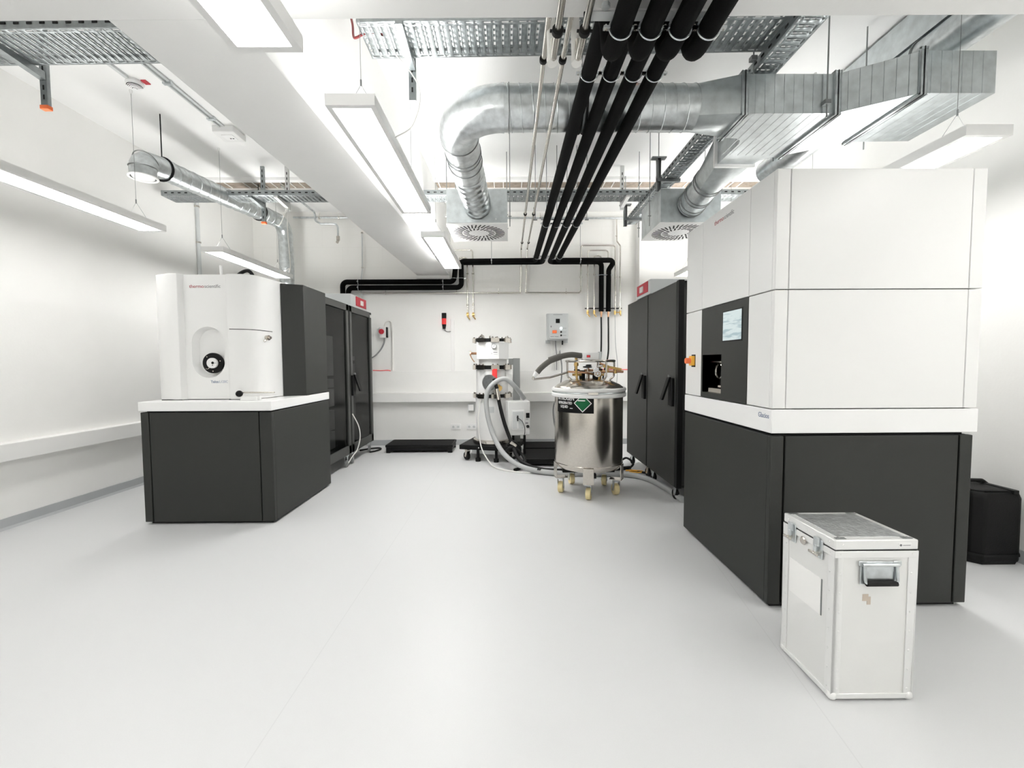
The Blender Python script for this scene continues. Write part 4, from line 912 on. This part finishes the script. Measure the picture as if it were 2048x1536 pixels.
g = obj('pressure_gauge', B().lathe([(.028, 0), (.033, 0), (.033, -.018), (.028, -.018)], (vx + .035, vy - .23, 1.515), (0, 1, 0), 28), 'zinc_dark', t)
obj('gauge_dial', B().cyl((vx + .035, vy - .247, 1.515), (vx + .035, vy - .2495, 1.515), .028, 24), 'label_white', g)
obj('gauge_needle', B().obox((vx + .037, vy - .2503, 1.52), (.0015, 0, .0), (0, .001, 0), (.004, 0, .018)), 'plastic_black', g)
s = B().obox((vx + .053, vy - .2305, 1.437), (.026, 0, 0), (0, .001, 0), (0, 0, .004)); s.obox((vx + .055, vy - .2305, 1.412), (.024, 0, 0), (0, .0007, 0), (0, 0, .001))
for a, b_ in (((-.004, 0), (.012, 0)), ((-.004, 0), (.004, .016)), ((.012, 0), (.004, .016))): s.cyl((vx + a[0], vy - .2305, 1.415 + a[1]), (vx + b_[0], vy - .2305, 1.415 + b_[1]), .0012, 6)
obj('warning_sticker', s, 'ink_grey', t)
s = B()
for xx, yy, zz in ((-.13, -.12, 1.68), (-.02, -.18, 1.655), (.06, -.19, 1.64), (.14, -.15, 1.64), (.21, -.06, 1.66)): s.cyl((vx + xx, vy + yy, 1.61), (vx + xx, vy + yy, zz), .010, 8)
s.tube([(vx - .17, vy - .1, 1.62), (vx - .15, vy - .1, 1.66), (vx - .11, vy - .12, 1.665), (vx - .10, vy - .12, 1.62)], .010, 8, fil=.02)
obj('top_fittings', s, 'steel_brushed', t)
obj('side_tap', B().cyl((-.50, 5.75, 1.425), (-.42, 5.78, 1.425), .016, 10).cyl((-.515, 5.75, 1.425), (-.50, 5.75, 1.425), .03, 8).spline([(-.51, 5.75, 1.41), (-.49, 5.75, 1.36), (-.455, 5.75, 1.31)], .007, 6), 'copper', t)
obj('support_post', B().box(.06, .155, 5.86, 5.92, .215, 1.36).box(-.0, .06, 5.88, 5.90, 1.27, 1.355), 'zinc_dark', t, bev=.003)
obj('port_flange', B().cyl((vx + .0, vy - .20, 1.04), (vx - .03, vy - .26, 1.04), .105, 32), 'zinc', t, label='round steel side port')
obj('side_block', B().box(vx + .19, vx + .28, vy - .12, vy + .0, 1.06, 1.21), 'white_plastic', t, bev=.004)
obj('brass_stub', B().cyl((vx + .06, vy - .2, .99), (vx + .11, vy - .26, .96), .04, 8), 'brass', t)
tg = obj('red_ribbon', B().box(vx + .01, vx + .075, vy - .262, vy - .256, 1.09, 1.22), 'red_tag', t, label='red warning ribbon')
obj('nameplate', B().box(vx - .09, vx - .06, vy - .2175, vy - .214, .64, .72).box(vx - .04, vx + .03, vy - .2295, vy - .2245, .64, .72), 'light_grey_plastic', t)
# electrical box beside the vessel
bx, by = .12, 5.60; r2 = math.radians(9)
t = thing('electrical_box', 'white electrical box with a clear window attached right of the white vessel', 'electrical box', (bx, by, .36))
def K(x0, x1, y0, y1, z0, z1): return B().box(bx + x0, bx + x1, by + y0, by + y1, z0, z1, r2, (bx, by))
obj('housing', K(-.145, .145, -.08, .13, .36, .80), 'white_plastic', t, bev=.008)
obj('window_frame', K(-.10, .065, -.092, -.08, .43, .69), 'white_bright', t, bev=.003)
obj('window_pane', K(-.085, .05, -.095, -.092, .45, .67), 'light_grey_plastic', t)
obj('handle', K(-.03, -.018, -.115, -.095, .55, .62), 'plastic_black', t)
obj('strut', K(-.028, -.012, -.099, -.094, .45, .55), 'white_bright', t)
obj('socket', K(.09, .135, -.088, -.08, .585, .65), 'plastic_black', t)
s = K(.085, .12, -.082, -.08, .565, .572); s.box(bx + .085, bx + .13, by - .081 + .015, by - .079 + .015, .51, .525); obj('legend', s, 'ink_grey', t)
q = Rz if False else M4.Rotation(r2, 3, 'Z') @ V((.112, -.085, 0))
obj('black_knob', B().cyl((bx + q.x, by + q.y, .475), (bx + q.x, by + q.y - .02, .475), .020, 18), 'plastic_black', t)
obj('lead', B().spline([(bx - .02, by - .12, .60), (bx + .05, by - .14, .55), (bx + .085, by - .13, .44), (bx + .07, by - .1, .33), (bx + .05, by - .05, .22)], .004, 6), 'rubber_black', t)
obj('hinge', K(.145, .155, -.02, .03, .70, .76), 'plastic_black', t)
# legs that carry the box down to the dolly
obj('bracket_leg', B().box(bx - .08, bx - .05, by - .02, by + .02, .215, .37).box(bx + .07, bx + .10, by + .0, by + .04, .0, .37), 'plastic_black', t)
# hoses
tag(obj('vacuum_hose', B().spline([(.20, 5.62, .83), (.10, 5.5, .97), (-.03, 5.48, 1.09), (-.16, 5.48, 1.06), (-.27, 5.46, .93), (-.28, 5.44, .70), (-.20, 5.36, .40), (-.05, 5.18, .18), (.18, 5.03, .06), (.50, 4.88, .034), (.9, 4.84, .03), (1.32, 4.80, .03), (1.50, 4.62, .03), (1.58, 4.25, .03), (1.60, 3.9, .03)], .030, 14, sub=10), 'hose_grey'), 'thick grey hose arching over the white vessel and running along the floor to the right', 'hose')
tag(obj('hose_tie', B().cyl((.335, 4.952, .045), (.375, 4.934, .043), .034, 16), 'rubber_black'), 'black tie band around the grey hose on the floor', 'tie')
t = thing('power_cable', 'thick black cable bundle dropping from the white vessel to the floor', 'cable', (0, 5.5, .2))
obj('cable', B().spline([(-.19, 5.60, 1.09), (-.15, 5.56, .95), (-.125, 5.52, .80), (-.06, 5.46, .54), (.03, 5.40, .30), (.12, 5.22, .12), (.30, 5.06, .05), (.52, 5.0, .03), (.8, 5.02, .03), (1.2, 5.05, .03), (1.45, 5.1, .03)], .024, 12), 'rubber_black', t)
obj('cable_loop', B().spline([(-.02, 5.42, .25), (.06, 5.40, .30), (.14, 5.44, .22), (.12, 5.42, .12), (.02, 5.36, .10), (-.04, 5.36, .17), (.04, 5.34, .24), (.15, 5.36, .16), (.2, 5.26, .08), (.14, 5.15, .03), (.06, 5.1, .012)], .018, 10), 'rubber_black', t)
obj('steel_coupling', B().cyl((-.155, 5.535, .96), (-.128, 5.50, .82), .029, 14).cyl((.02, 5.36, .30), (.09, 5.35, .25), .022, 12), 'steel_brushed', t)
tag(obj('white_cable', B().spline([(-.37, 5.62, .82), (-.40, 5.58, .55), (-.37, 5.56, .24), (-.30, 5.46, .10), (-.20, 5.28, .02), (-.08, 5.14, .008), (.06, 5.05, .008), (.25, 4.98, .008)], .008, 8), 'cable_white'), 'thin white cable trailing from the white vessel across the floor', 'cable')
tag(obj('green_cable', B().spline([(.80, 6.75, 1.5), (.83, 6.7, 1.2), (.80, 6.7, .9), (.70, 6.7, .6), (.72, 6.65, .3), (.80, 6.6, .08), (.84, 6.56, .01)], .010, 8), 'cable_grey'), 'dark cable hanging behind the nitrogen tank from the control box', 'cable')
random.seed(3)
for k, (pts, m, lab) in enumerate((
    ([(1.30, 5.45, .02), (1.40, 5.38, .05), (1.46, 5.28, .11), (1.52, 5.2, .06), (1.44, 5.05, .02), (1.58, 4.9, .02)], 'rubber_black', 'black cable heap on the floor under the far right rack'),
    ([(1.28, 5.62, .04), (1.36, 5.56, .12), (1.41, 5.5, .06), (1.34, 5.40, .02)], 'cable_white', 'white cable end on the floor behind the nitrogen tank beside the racks'),
    ([(1.38, 5.02, .02), (1.46, 4.98, .03), (1.56, 4.95, .025), (1.50, 4.92, .02), (1.40, 4.95, .02)], 'yellow_plastic', 'yellow cable coil lying under the right racks'))):
    tag(obj('floor_cable', B().spline(pts, .013 if k != 2 else .008, 8), m), lab, 'cable')

# ------------------------------------------------------------------ nitrogen tank
tx, ty, TR = .795, 4.275, .335
t = thing('nitrogen_tank', 'stainless steel liquid nitrogen tank on cream casters with white rim and black label', 'tank', (tx, ty, 0))
obj('shell', B().lathe([(.16, .235), (.24, .245), (.31, .268), (TR - .004, .30), (TR, .32), (TR, 1.0), (TR - .01, 1.04)], (tx, ty, 0), n=72), 'steel_brushed', t)
obj('seam_bead', B().torus((tx, ty, .318), TR, .004, 60, 6), 'steel_shiny', t)
obj('dome', B().lathe([(.34, 1.045), (.335, 1.058), (.30, 1.085), (.25, 1.108), (.235, 1.118), (.20, 1.125), (.12, 1.14), (.06, 1.145)], (tx, ty, 0), n=64), 'steel_brushed', t)
rim = obj('rim_bumper', B().lathe([(.335, .964), (.358, .967), (.365, .975), (.365, .996), (.358, 1.003), (.352, 1.003), (.352, 1.020), (.358, 1.020), (.365, 1.026), (.365, 1.044), (.352, 1.055), (.335, 1.052)], (tx, ty, 0), n=72, caps=False), 'white_plastic', t, label='white rim bumper')
obj('clamp_band', B().torus((tx, ty, 1.0115), .3545, .0055, 72, 6), 'zinc', rim)
obj('band_buckle', B().box(tx - .07, tx + .02, ty - .372, ty - .354, 1.002, 1.022), 'steel_shiny', rim)
# label wrapped round the shell
def on(th, z, r): return V((tx + math.sin(th) * r, ty - math.cos(th) * r, z))
def patch(th0, th1, z0, z1, r, n=14):
    b = B()
    b.loft([[on(th0 + (th1 - th0) * i / n, z0, r), on(th0 + (th1 - th0) * i / n, z1, r), on(th0 + (th1 - th0) * i / n, z1, r - .002), on(th0 + (th1 - th0) * i / n, z0, r - .002)] for i in range(n + 1)])
    return b
D = math.radians
lab = obj('label_plate', patch(D(-71), D(-2), .826, .972, TR + .0022, 18), 'label_black', t, label='black NITROGEN REFRIGERATED LIQUID label')
def dia(cth, cz, h, r, n=6):
    b = B(); rows = []
    for i in range(-n, n + 1):
        f = i / n; w = (1 - abs(f)) * h + 1e-4; rows.append([on(cth + (k / n) * w / TR, cz + f * h, r) for k in range(-n, n + 1)])
    v = [b.vs(q) for q in rows]
    for a, c in zip(v, v[1:]):
        for k in range(2 * n): b.bm.faces.new((a[k], a[k + 1], c[k + 1], c[k]))
    return b
sg = obj('diamond_border', dia(D(-19.5), .920, .084, TR + .0030), 'label_white', lab, solid=.0006)
obj('diamond', dia(D(-19.5), .920, .074, TR + .0036), 'label_green', sg, solid=.0006)
obj('cylinder_symbol', patch(D(-27), D(-15.5), .940, .950, TR + .0046, 4), 'label_white', sg)
def wtext(s, th, z, w, h, bold=0.):
    return text('lettering', s, 'label_white', lab, (0, 0, 0), (1, 0, 0), (0, 0, 1), w=w, h=h, warp=lambda a, c, e: on(th + a / TR, z + c, TR + .0026 + e), bold=bold)
wtext('NITROGEN', D(-68.5), .944, .205, .036, .03)
wtext('REFRIGERATED', D(-67), .906, .175, .025, .02)
wtext('LIQUID', D(-61), .870, .095, .025, .02)
obj('small_print', patch(D(-41), D(-36), .866, .872, TR + .003, 3), 'label_white', lab)
# frame and casters
for k in range(5):
    a = D(-100 + 72 * k); d = V((math.cos(a), math.sin(a), 0)); p = V((tx, ty, 0)) + d * .285; w = V((-d.y, d.x, 0))
    lg = B().obox((V((tx, ty, 0)) + d * .338) + V((0, 0, .235)), d * .004, w * .05, V((0, 0, .075))).obox(p + V((0, 0, .163)), d * .06, w * .05, V((0, 0, .004)))
    obj('leg', lg, 'steel_brushed', t, bev=.002)
    caster(t, p.x, p.y, .056, 'cream_wheel', 'zinc', h=.16, yaw=-.35 + .5 * (k % 2), wl=.046)
obj('cross_frame', B().box(tx - .26, tx + .26, ty - .03, ty + .03, .20, .24).box(tx - .03, tx + .03, ty - .26, ty + .26, .20, .24), 'plastic_black', t)
# guard ring
ring = obj('guard_ring', B().torus((tx + .015, ty, 1.312), .235, .013, 56, 10), 'steel_shiny', t)
for a in (-170, -60, -8, 60, 120):
    d = V((math.cos(D(a)), math.sin(D(a)), 0)); c = V((tx + .015, ty, 0))
    obj('ring_post', B().tube([c + d * .235 + V((0, 0, 1.31)), c + d * .232 + V((0, 0, 1.16)), c + d * .19 + V((0, 0, 1.125))], .009, 8, fil=.03), 'steel_shiny', ring)
# valves
def valve(x, y, z, m='brass', wheel='plastic_black', wr=.032, tall=.06):
    v = obj('valve', B().cyl((x, y, 1.13), (x, y, z), .011, 10).cyl((x, y, z), (x, y, z + .02), .019, 8).cyl((x, y, z + .02), (x, y, z + tall), .007, 8).cyl((x - .045, y, z + .008), (x + .045, y, z + .008), .012, 8), m, t)
    obj('handwheel', B().lathe([(wr * .5, 0), (wr, .004), (wr, .014), (wr * .5, .018)], (x, y, z + tall), n=16), wheel, v)
valve(tx - .02, ty - .05, 1.19, 'steel_brushed', 'plastic_black', .045, .055)
valve(tx + .09, ty - .08, 1.17, 'brass', 'plastic_black', .035, .05)
valve(tx - .12, ty - .03, 1.17, 'brass', 'plastic_black', .03, .045)
valve(tx + .13, ty + .05, 1.20, 'brass', 'white_plastic', .03, .05)
valve(tx + .02, ty + .10, 1.21, 'copper', 'plastic_black', .03, .05)
obj('brass_relief', B().cyl((tx - .145, ty - .14, 1.18), (tx - .145, ty - .14, 1.27), .013, 10).cyl((tx - .145, ty - .14, 1.29), (tx - .145, ty - .14, 1.38), .014, 10).cyl((tx - .145, ty - .14, 1.265), (tx - .145, ty - .14, 1.295), .022, 6), 'brass', t)
obj('dial_gauge', B().cyl((tx + .05, ty - .13, 1.23), (tx + .05, ty - .155, 1.23), .021, 20), 'label_white', t)
hwh = B().torus((tx + .06, ty - .15, 1.19), .028, .005, 20, 6, (0, 1, 0))
for a in (0, 60, 120): hwh.cyl((tx + .06 - .028 * math.cos(D(a)), ty - .15, 1.19 - .028 * math.sin(D(a))), (tx + .06 + .028 * math.cos(D(a)), ty - .15, 1.19 + .028 * math.sin(D(a))), .004, 6)
obj('white_handwheel', hwh, 'white_plastic', t)
s = B().tube([(tx - .22, ty - .1, 1.21), (tx - .05, ty - .12, 1.20), (tx + .05, ty - .02, 1.18)], .010, 8, fil=.05).tube([(tx + .05, ty - .1, 1.195), (tx + .18, ty - .08, 1.21), (tx + .33, ty - .06, 1.205)], .011, 8, fil=.05).tube([(tx + .1, ty - .05, 1.29), (tx + .2, ty - .06, 1.25), (tx + .29, ty - .06, 1.225)], .010, 8, fil=.03)
obj('copper_piping', s, 'copper', t)
obj('safety_valve', B().cyl((tx + .17, ty - .08, 1.2), (tx + .17, ty - .08, 1.27), .014, 8).cyl((tx + .25, ty - .07, 1.19), (tx + .25, ty - .07, 1.225), .018, 8).obox((tx + .22, ty - .07, 1.245), (.09, 0, -.018), (0, .008, 0), (.002, 0, .012)), 'brass', t)
obj('neck_block', B().cyl((tx + .08, ty, 1.13), (tx + .08, ty, 1.20), .04, 14), 'plastic_black', t)
obj('neck_block', B().cyl((tx - .06, ty + .02, 1.13), (tx - .06, ty + .02, 1.22), .03, 12), 'plastic_black', t)
dsp = obj('level_display', B().box(tx - .155 + .06, tx + .05 + .015, ty - .20, ty - .15, 1.325, 1.392), 'white_plastic', t, bev=.004, label='white level display with red digits')
obj('display_window', B().box(tx - .055, tx - .02, ty - .202, ty - .20, 1.345, 1.368), 'ink_red', dsp)
obj('display_digits', B().box(tx - .05, tx - .042, ty - .203, ty - .202, 1.35, 1.363).box(tx - .038, tx - .03, ty - .203, ty - .202, 1.35, 1.363), 'digits_red', dsp)
obj('display_side', B().box(tx + .065, tx + .085, ty - .20, ty - .13, 1.318, 1.40), 'light_grey_plastic', t, bev=.003)
th = thing('transfer_line', 'grey foam covered transfer line curving out over the left side of the nitrogen tank', 'hose', (tx - .4, ty - .2, 1.2))
obj('foam_sleeve', B().spline([(tx - .10, ty - .17, 1.362), (tx - .20, ty - .19, 1.372), (tx - .30, ty - .2, 1.355), (tx - .40, ty - .2, 1.315), (tx - .48, ty - .2, 1.255), (tx - .525, ty - .2, 1.205)], .027, 14), 'hose_foam_grey', th)
obj('foam_collar', B().cyl((tx - .30, ty - .2, 1.357), (tx - .41, ty - .2, 1.318), .032, 14), 'hose_foam_grey', th)
obj('white_tip', B().cyl((tx - .525, ty - .2, 1.207), (tx - .555, ty - .2, 1.165), .025, 14, r1=.016), 'white_plastic', th)
obj('steel_pipe', B().tube([(tx - .55, ty - .2, 1.172), (tx - .575, ty - .2, 1.138), (tx - .40, ty - .18, 1.157), (tx - .22, ty - .1, 1.205)], .010, 10, fil=.02), 'steel_brushed', th)

# ------------------------------------------------------------------ aluminium case
ax0, ax1, ay0, ay1, az = 1.222, 1.537, 1.572, 1.872, .628
t = thing('aluminium_case', 'silver aluminium transport case on the floor in front of the tall cryo microscope', 'case', ((ax0 + ax1) / 2, (ay0 + ay1) / 2, 0))
sz = .586
obj('body', B().box(ax0 + .004, ax1 - .004, ay0 + .004, ay1 - .004, .012, sz - .004), 'aluminium_sheet', t)
pf = B(); w = .034; e = .0
for x, xs in ((ax0, 1), (ax1, -1)):
    for y, ys in ((ay0, 1), (ay1, -1)):
        pf.box(min(x, x + xs * w), max(x, x + xs * w), min(y, y + ys * .004), max(y, y + ys * .004), .01, sz).box(min(x, x + xs * .004), max(x, x + xs * .004), min(y, y + ys * w), max(y, y + ys * w), .01, sz)
for z0, z1 in ((.01, .03), (sz - .026, sz)):
    pf.box(ax0, ax1, ay0 - .001, ay0 + .004, z0, z1).box(ax0, ax1, ay1 - .004, ay1 + .001, z0, z1).box(ax0 - .001, ax0 + .004, ay0, ay1, z0, z1).box(ax1 - .004, ax1 + .001, ay0, ay1, z0, z1)
obj('edge_profile', pf, 'aluminium_profile', t, bev=.0012)
rv = B()
for zz in [.05 + .075 * i for i in range(8)]:
    for xx in (ax0 + .022, ax1 - .022): rv.sphere((xx, ay0 - .0005, zz), .0042, 1, .4, 1, 8)
    for yy in (ay0 + .022, ay1 - .022): rv.sphere((ax0 - .0005, yy, zz), .0042, .4, 1, 1, 8)
obj('rivets', rv, 'aluminium_profile', t)
for x in (ax0, ax1):
    for y in (ay0, ay1):
        obj('corner_cap', B().sphere((x + (.012 if x == ax0 else -.012), y + (.012 if y == ay0 else -.012), .02), .019, 1, 1, 1, 14), 'aluminium_profile', t)
ld = obj('lid', B().box(ax0, ax1, ay0, ay1, sz + .004, az), 'aluminium_profile', t, bev=.004)
obj('lid_gap', B().box(ax0 + .002, ax1 - .002, ay0 + .002, ay1 - .002, sz - .004, sz + .006), 'gap_black', t)
obj('lid_plate', B().box(ax0 + .028, ax1 - .028, ay0 + .028, ay1 - .028, az, az + .0025), 'aluminium_hammered', ld)
s = B()
for x, xs in ((ax0, 1), (ax1, -1)):
    for y, ys in ((ay0, 1), (ay1, -1)):
        s.box(min(x + xs * .012, x + xs * .05), max(x + xs * .012, x + xs * .05), min(y + ys * .01, y + ys * .024), max(y + ys * .01, y + ys * .024), az - .001, az + .002)
        s.sphere((x + xs * .025, y + ys * .02, az + .001), .007, 1, 1, .5, 10)
obj('corner_plate', s, 'zinc_dark', ld)
sr = B()
for xx in (ax0 + .03, ax1 - .03): sr.sphere((xx, ay0 - .0005, sz + .024), .0045, 1, .4, 1, 8)
for yy in (ay0 + .03, ay1 - .03, (ay0 + ay1) / 2): sr.sphere((ax0 - .0005, yy, sz + .024), .0045, .4, 1, 1, 8)
obj('lid_rivets', sr, 'aluminium_profile', ld)
bg = obj('maker_badge', B().box(ax1 - .075, ax1 - .028, ay0 - .0015, ay0, sz + .014, sz + .03), 'white_bright', ld)
obj('badge_mark', B().cyl((ax1 - .068, ay0 - .0015, sz + .022), (ax1 - .068, ay0 - .0022, sz + .022), .0045, 12).box(ax1 - .060, ax1 - .032, ay0 - .0022, ay0 - .0015, sz + .0205, sz + .0225), 'ink_grey', bg)
# sprung handle on the front face
hx0, hx1, hz0, hz1 = 1.330, 1.452, .462, .535
h = obj('carry_handle', B().box(hx0 - .012, hx1 + .012, ay0 - .004, ay0, hz0 - .004, hz1 + .012).box(hx0 - .02, hx0 + .01, ay0 - .006, ay0 - .002, hz1 - .004, hz1 + .014).box(hx1 - .01, hx1 + .02, ay0 - .006, ay0 - .002, hz1 - .004, hz1 + .014), 'zinc', t, bev=.002)
obj('bail', B().tube([(hx0, ay0 - .008, hz1), (hx0, ay0 - .014, hz0 + .006), (hx1, ay0 - .014, hz0 + .006), (hx1, ay0 - .008, hz1)], .0055, 10, fil=.012).cyl((hx0 - .008, ay0 - .008, hz1), (hx1 + .008, ay0 - .008, hz1), .006, 10), 'zinc', h)
obj('grip', B().cyl((hx0 + .004, ay0 - .014, hz0 + .005), (hx1 - .004, ay0 - .014, hz0 + .005), .0095, 14), 'rubber_black', h, label='black rubber grip')
obj('tape_mark', B().box(1.335, 1.357, ay0 + .0025, ay0 + .0042, .392, .418).box(1.352, 1.366, ay0 + .0023, ay0 + .0040, .378, .408), 'tape_brown', t)
for yc, lb in ((ay1 - .058, 0), (ay0 + .085, 1)):
    q = B().box(ax0 - .004, ax0, yc - .026, yc + .026, .525, .60).box(ax0 - .012, ax0 - .004, yc - .014, yc + .014, .572, .606).box(ax0 - .016, ax0 - .008, yc - .005, yc + .005, .53, .575)
    lt = obj('latch', q, 'zinc', t, bev=.0015)
    obj('latch_wing', B().cyl((ax0 - .003, yc, .543), (ax0 - .02, yc, .543), .008, 10).box(ax0 - .026, ax0 - .018, yc - .024, yc + .024, .538, .548), 'steel_brushed', lt, bev=.002)
lk = obj('lock', B().lathe([(.014, 0), (.017, -.004), (.013, -.008)], (ax0, (ay0 + ay1) / 2 + .02, .556), (1, 0, 0), 18), 'steel_brushed', t)
obj('label_recess', B().box(ax0 + .0015, ax0 + .0042, ay0 + .068, ay1 - .045, .30, .445), 'trunking_white', t)
obj('recess_edge', B().box(ax0 + .001, ax0 + .0048, ay0 + .064, ay0 + .068, .30, .445), 'zinc_dark', t)
for x in (ax0 + .04, ax1 - .04):
    for y in (ay0 + .04, ay1 - .04): obj('foot', B().cyl((x, y, 0), (x, y, .014), .014, 12), 'rubber_black', t)

# ------------------------------------------------------------------ black cases against the right wall
def blackcase(x0, x1, y0, y1, h, label):
    t = thing('carrying_case', label, 'case', ((x0 + x1) / 2, (y0 + y1) / 2, 0), 'black carrying cases')
    ch = .05
    prof = [(x0, y0 + ch), (x0 + ch, y0), (x1 - ch * .6, y0), (x1, y0 + ch * .6), (x1, y1), (x0, y1)]
    def sc(k, z): c = V(((x0 + x1) / 2, (y0 + y1) / 2)); return [((p[0] - c.x) * k + c.x, (p[1] - c.y) * k + c.y, z) for p in prof]
    obj('shell', B().loft([sc(.95, .012), sc(1, .03), sc(.99, h - .05), sc(.93, h - .012), sc(.86, h)]), 'case_black', t, bev=.028)
    obj('lid_rim', B().loft([sc(1.015, .055), sc(1.015, .07)]), 'rubber_black', t)
    obj('base', B().loft([sc(.93, 0), sc(.97, .03)]), 'rubber_black', t)
    obj('handle', B().tube([(x0 + .02, (y0 + y1) / 2, h - .01), (x0 + .05, (y0 + y1) / 2, h + .025), (x1 - .08, (y0 + y1) / 2, h + .02), (x1 - .04, (y0 + y1) / 2, h - .01)], .012, 10, fil=.03), 'rubber_black', t)
    obj('strap', B().box(x1 - .085, x1 - .05, y0 + .0, y1, h - .02, h + .006), 'rubber_black', t, bev=.004)
blackcase(2.95, 3.258, 2.64, 3.02, .475, 'black carrying case on the floor by the right wall, only its side showing')
blackcase(2.62, 2.9, 2.76, 3.12, .56, 'second black case mostly hidden behind the tall cryo microscope')

# ------------------------------------------------------------------ world and view
w = bpy.data.worlds.new('world'); S.world = w; w.use_nodes = True
w.node_tree.nodes['Background'].inputs[0].default_value = (1, 1, 1, 1); w.node_tree.nodes['Background'].inputs[1].default_value = .05
S.view_settings.view_transform = 'Standard'; S.view_settings.look = 'None'; S.view_settings.gamma = 1; S.view_settings.use_curve_mapping = False
S.view_settings.exposure = .22
try:
    S.cycles.diffuse_bounces = 8; S.cycles.max_bounces = 12; S.cycles.glossy_bounces = 6
except Exception: pass
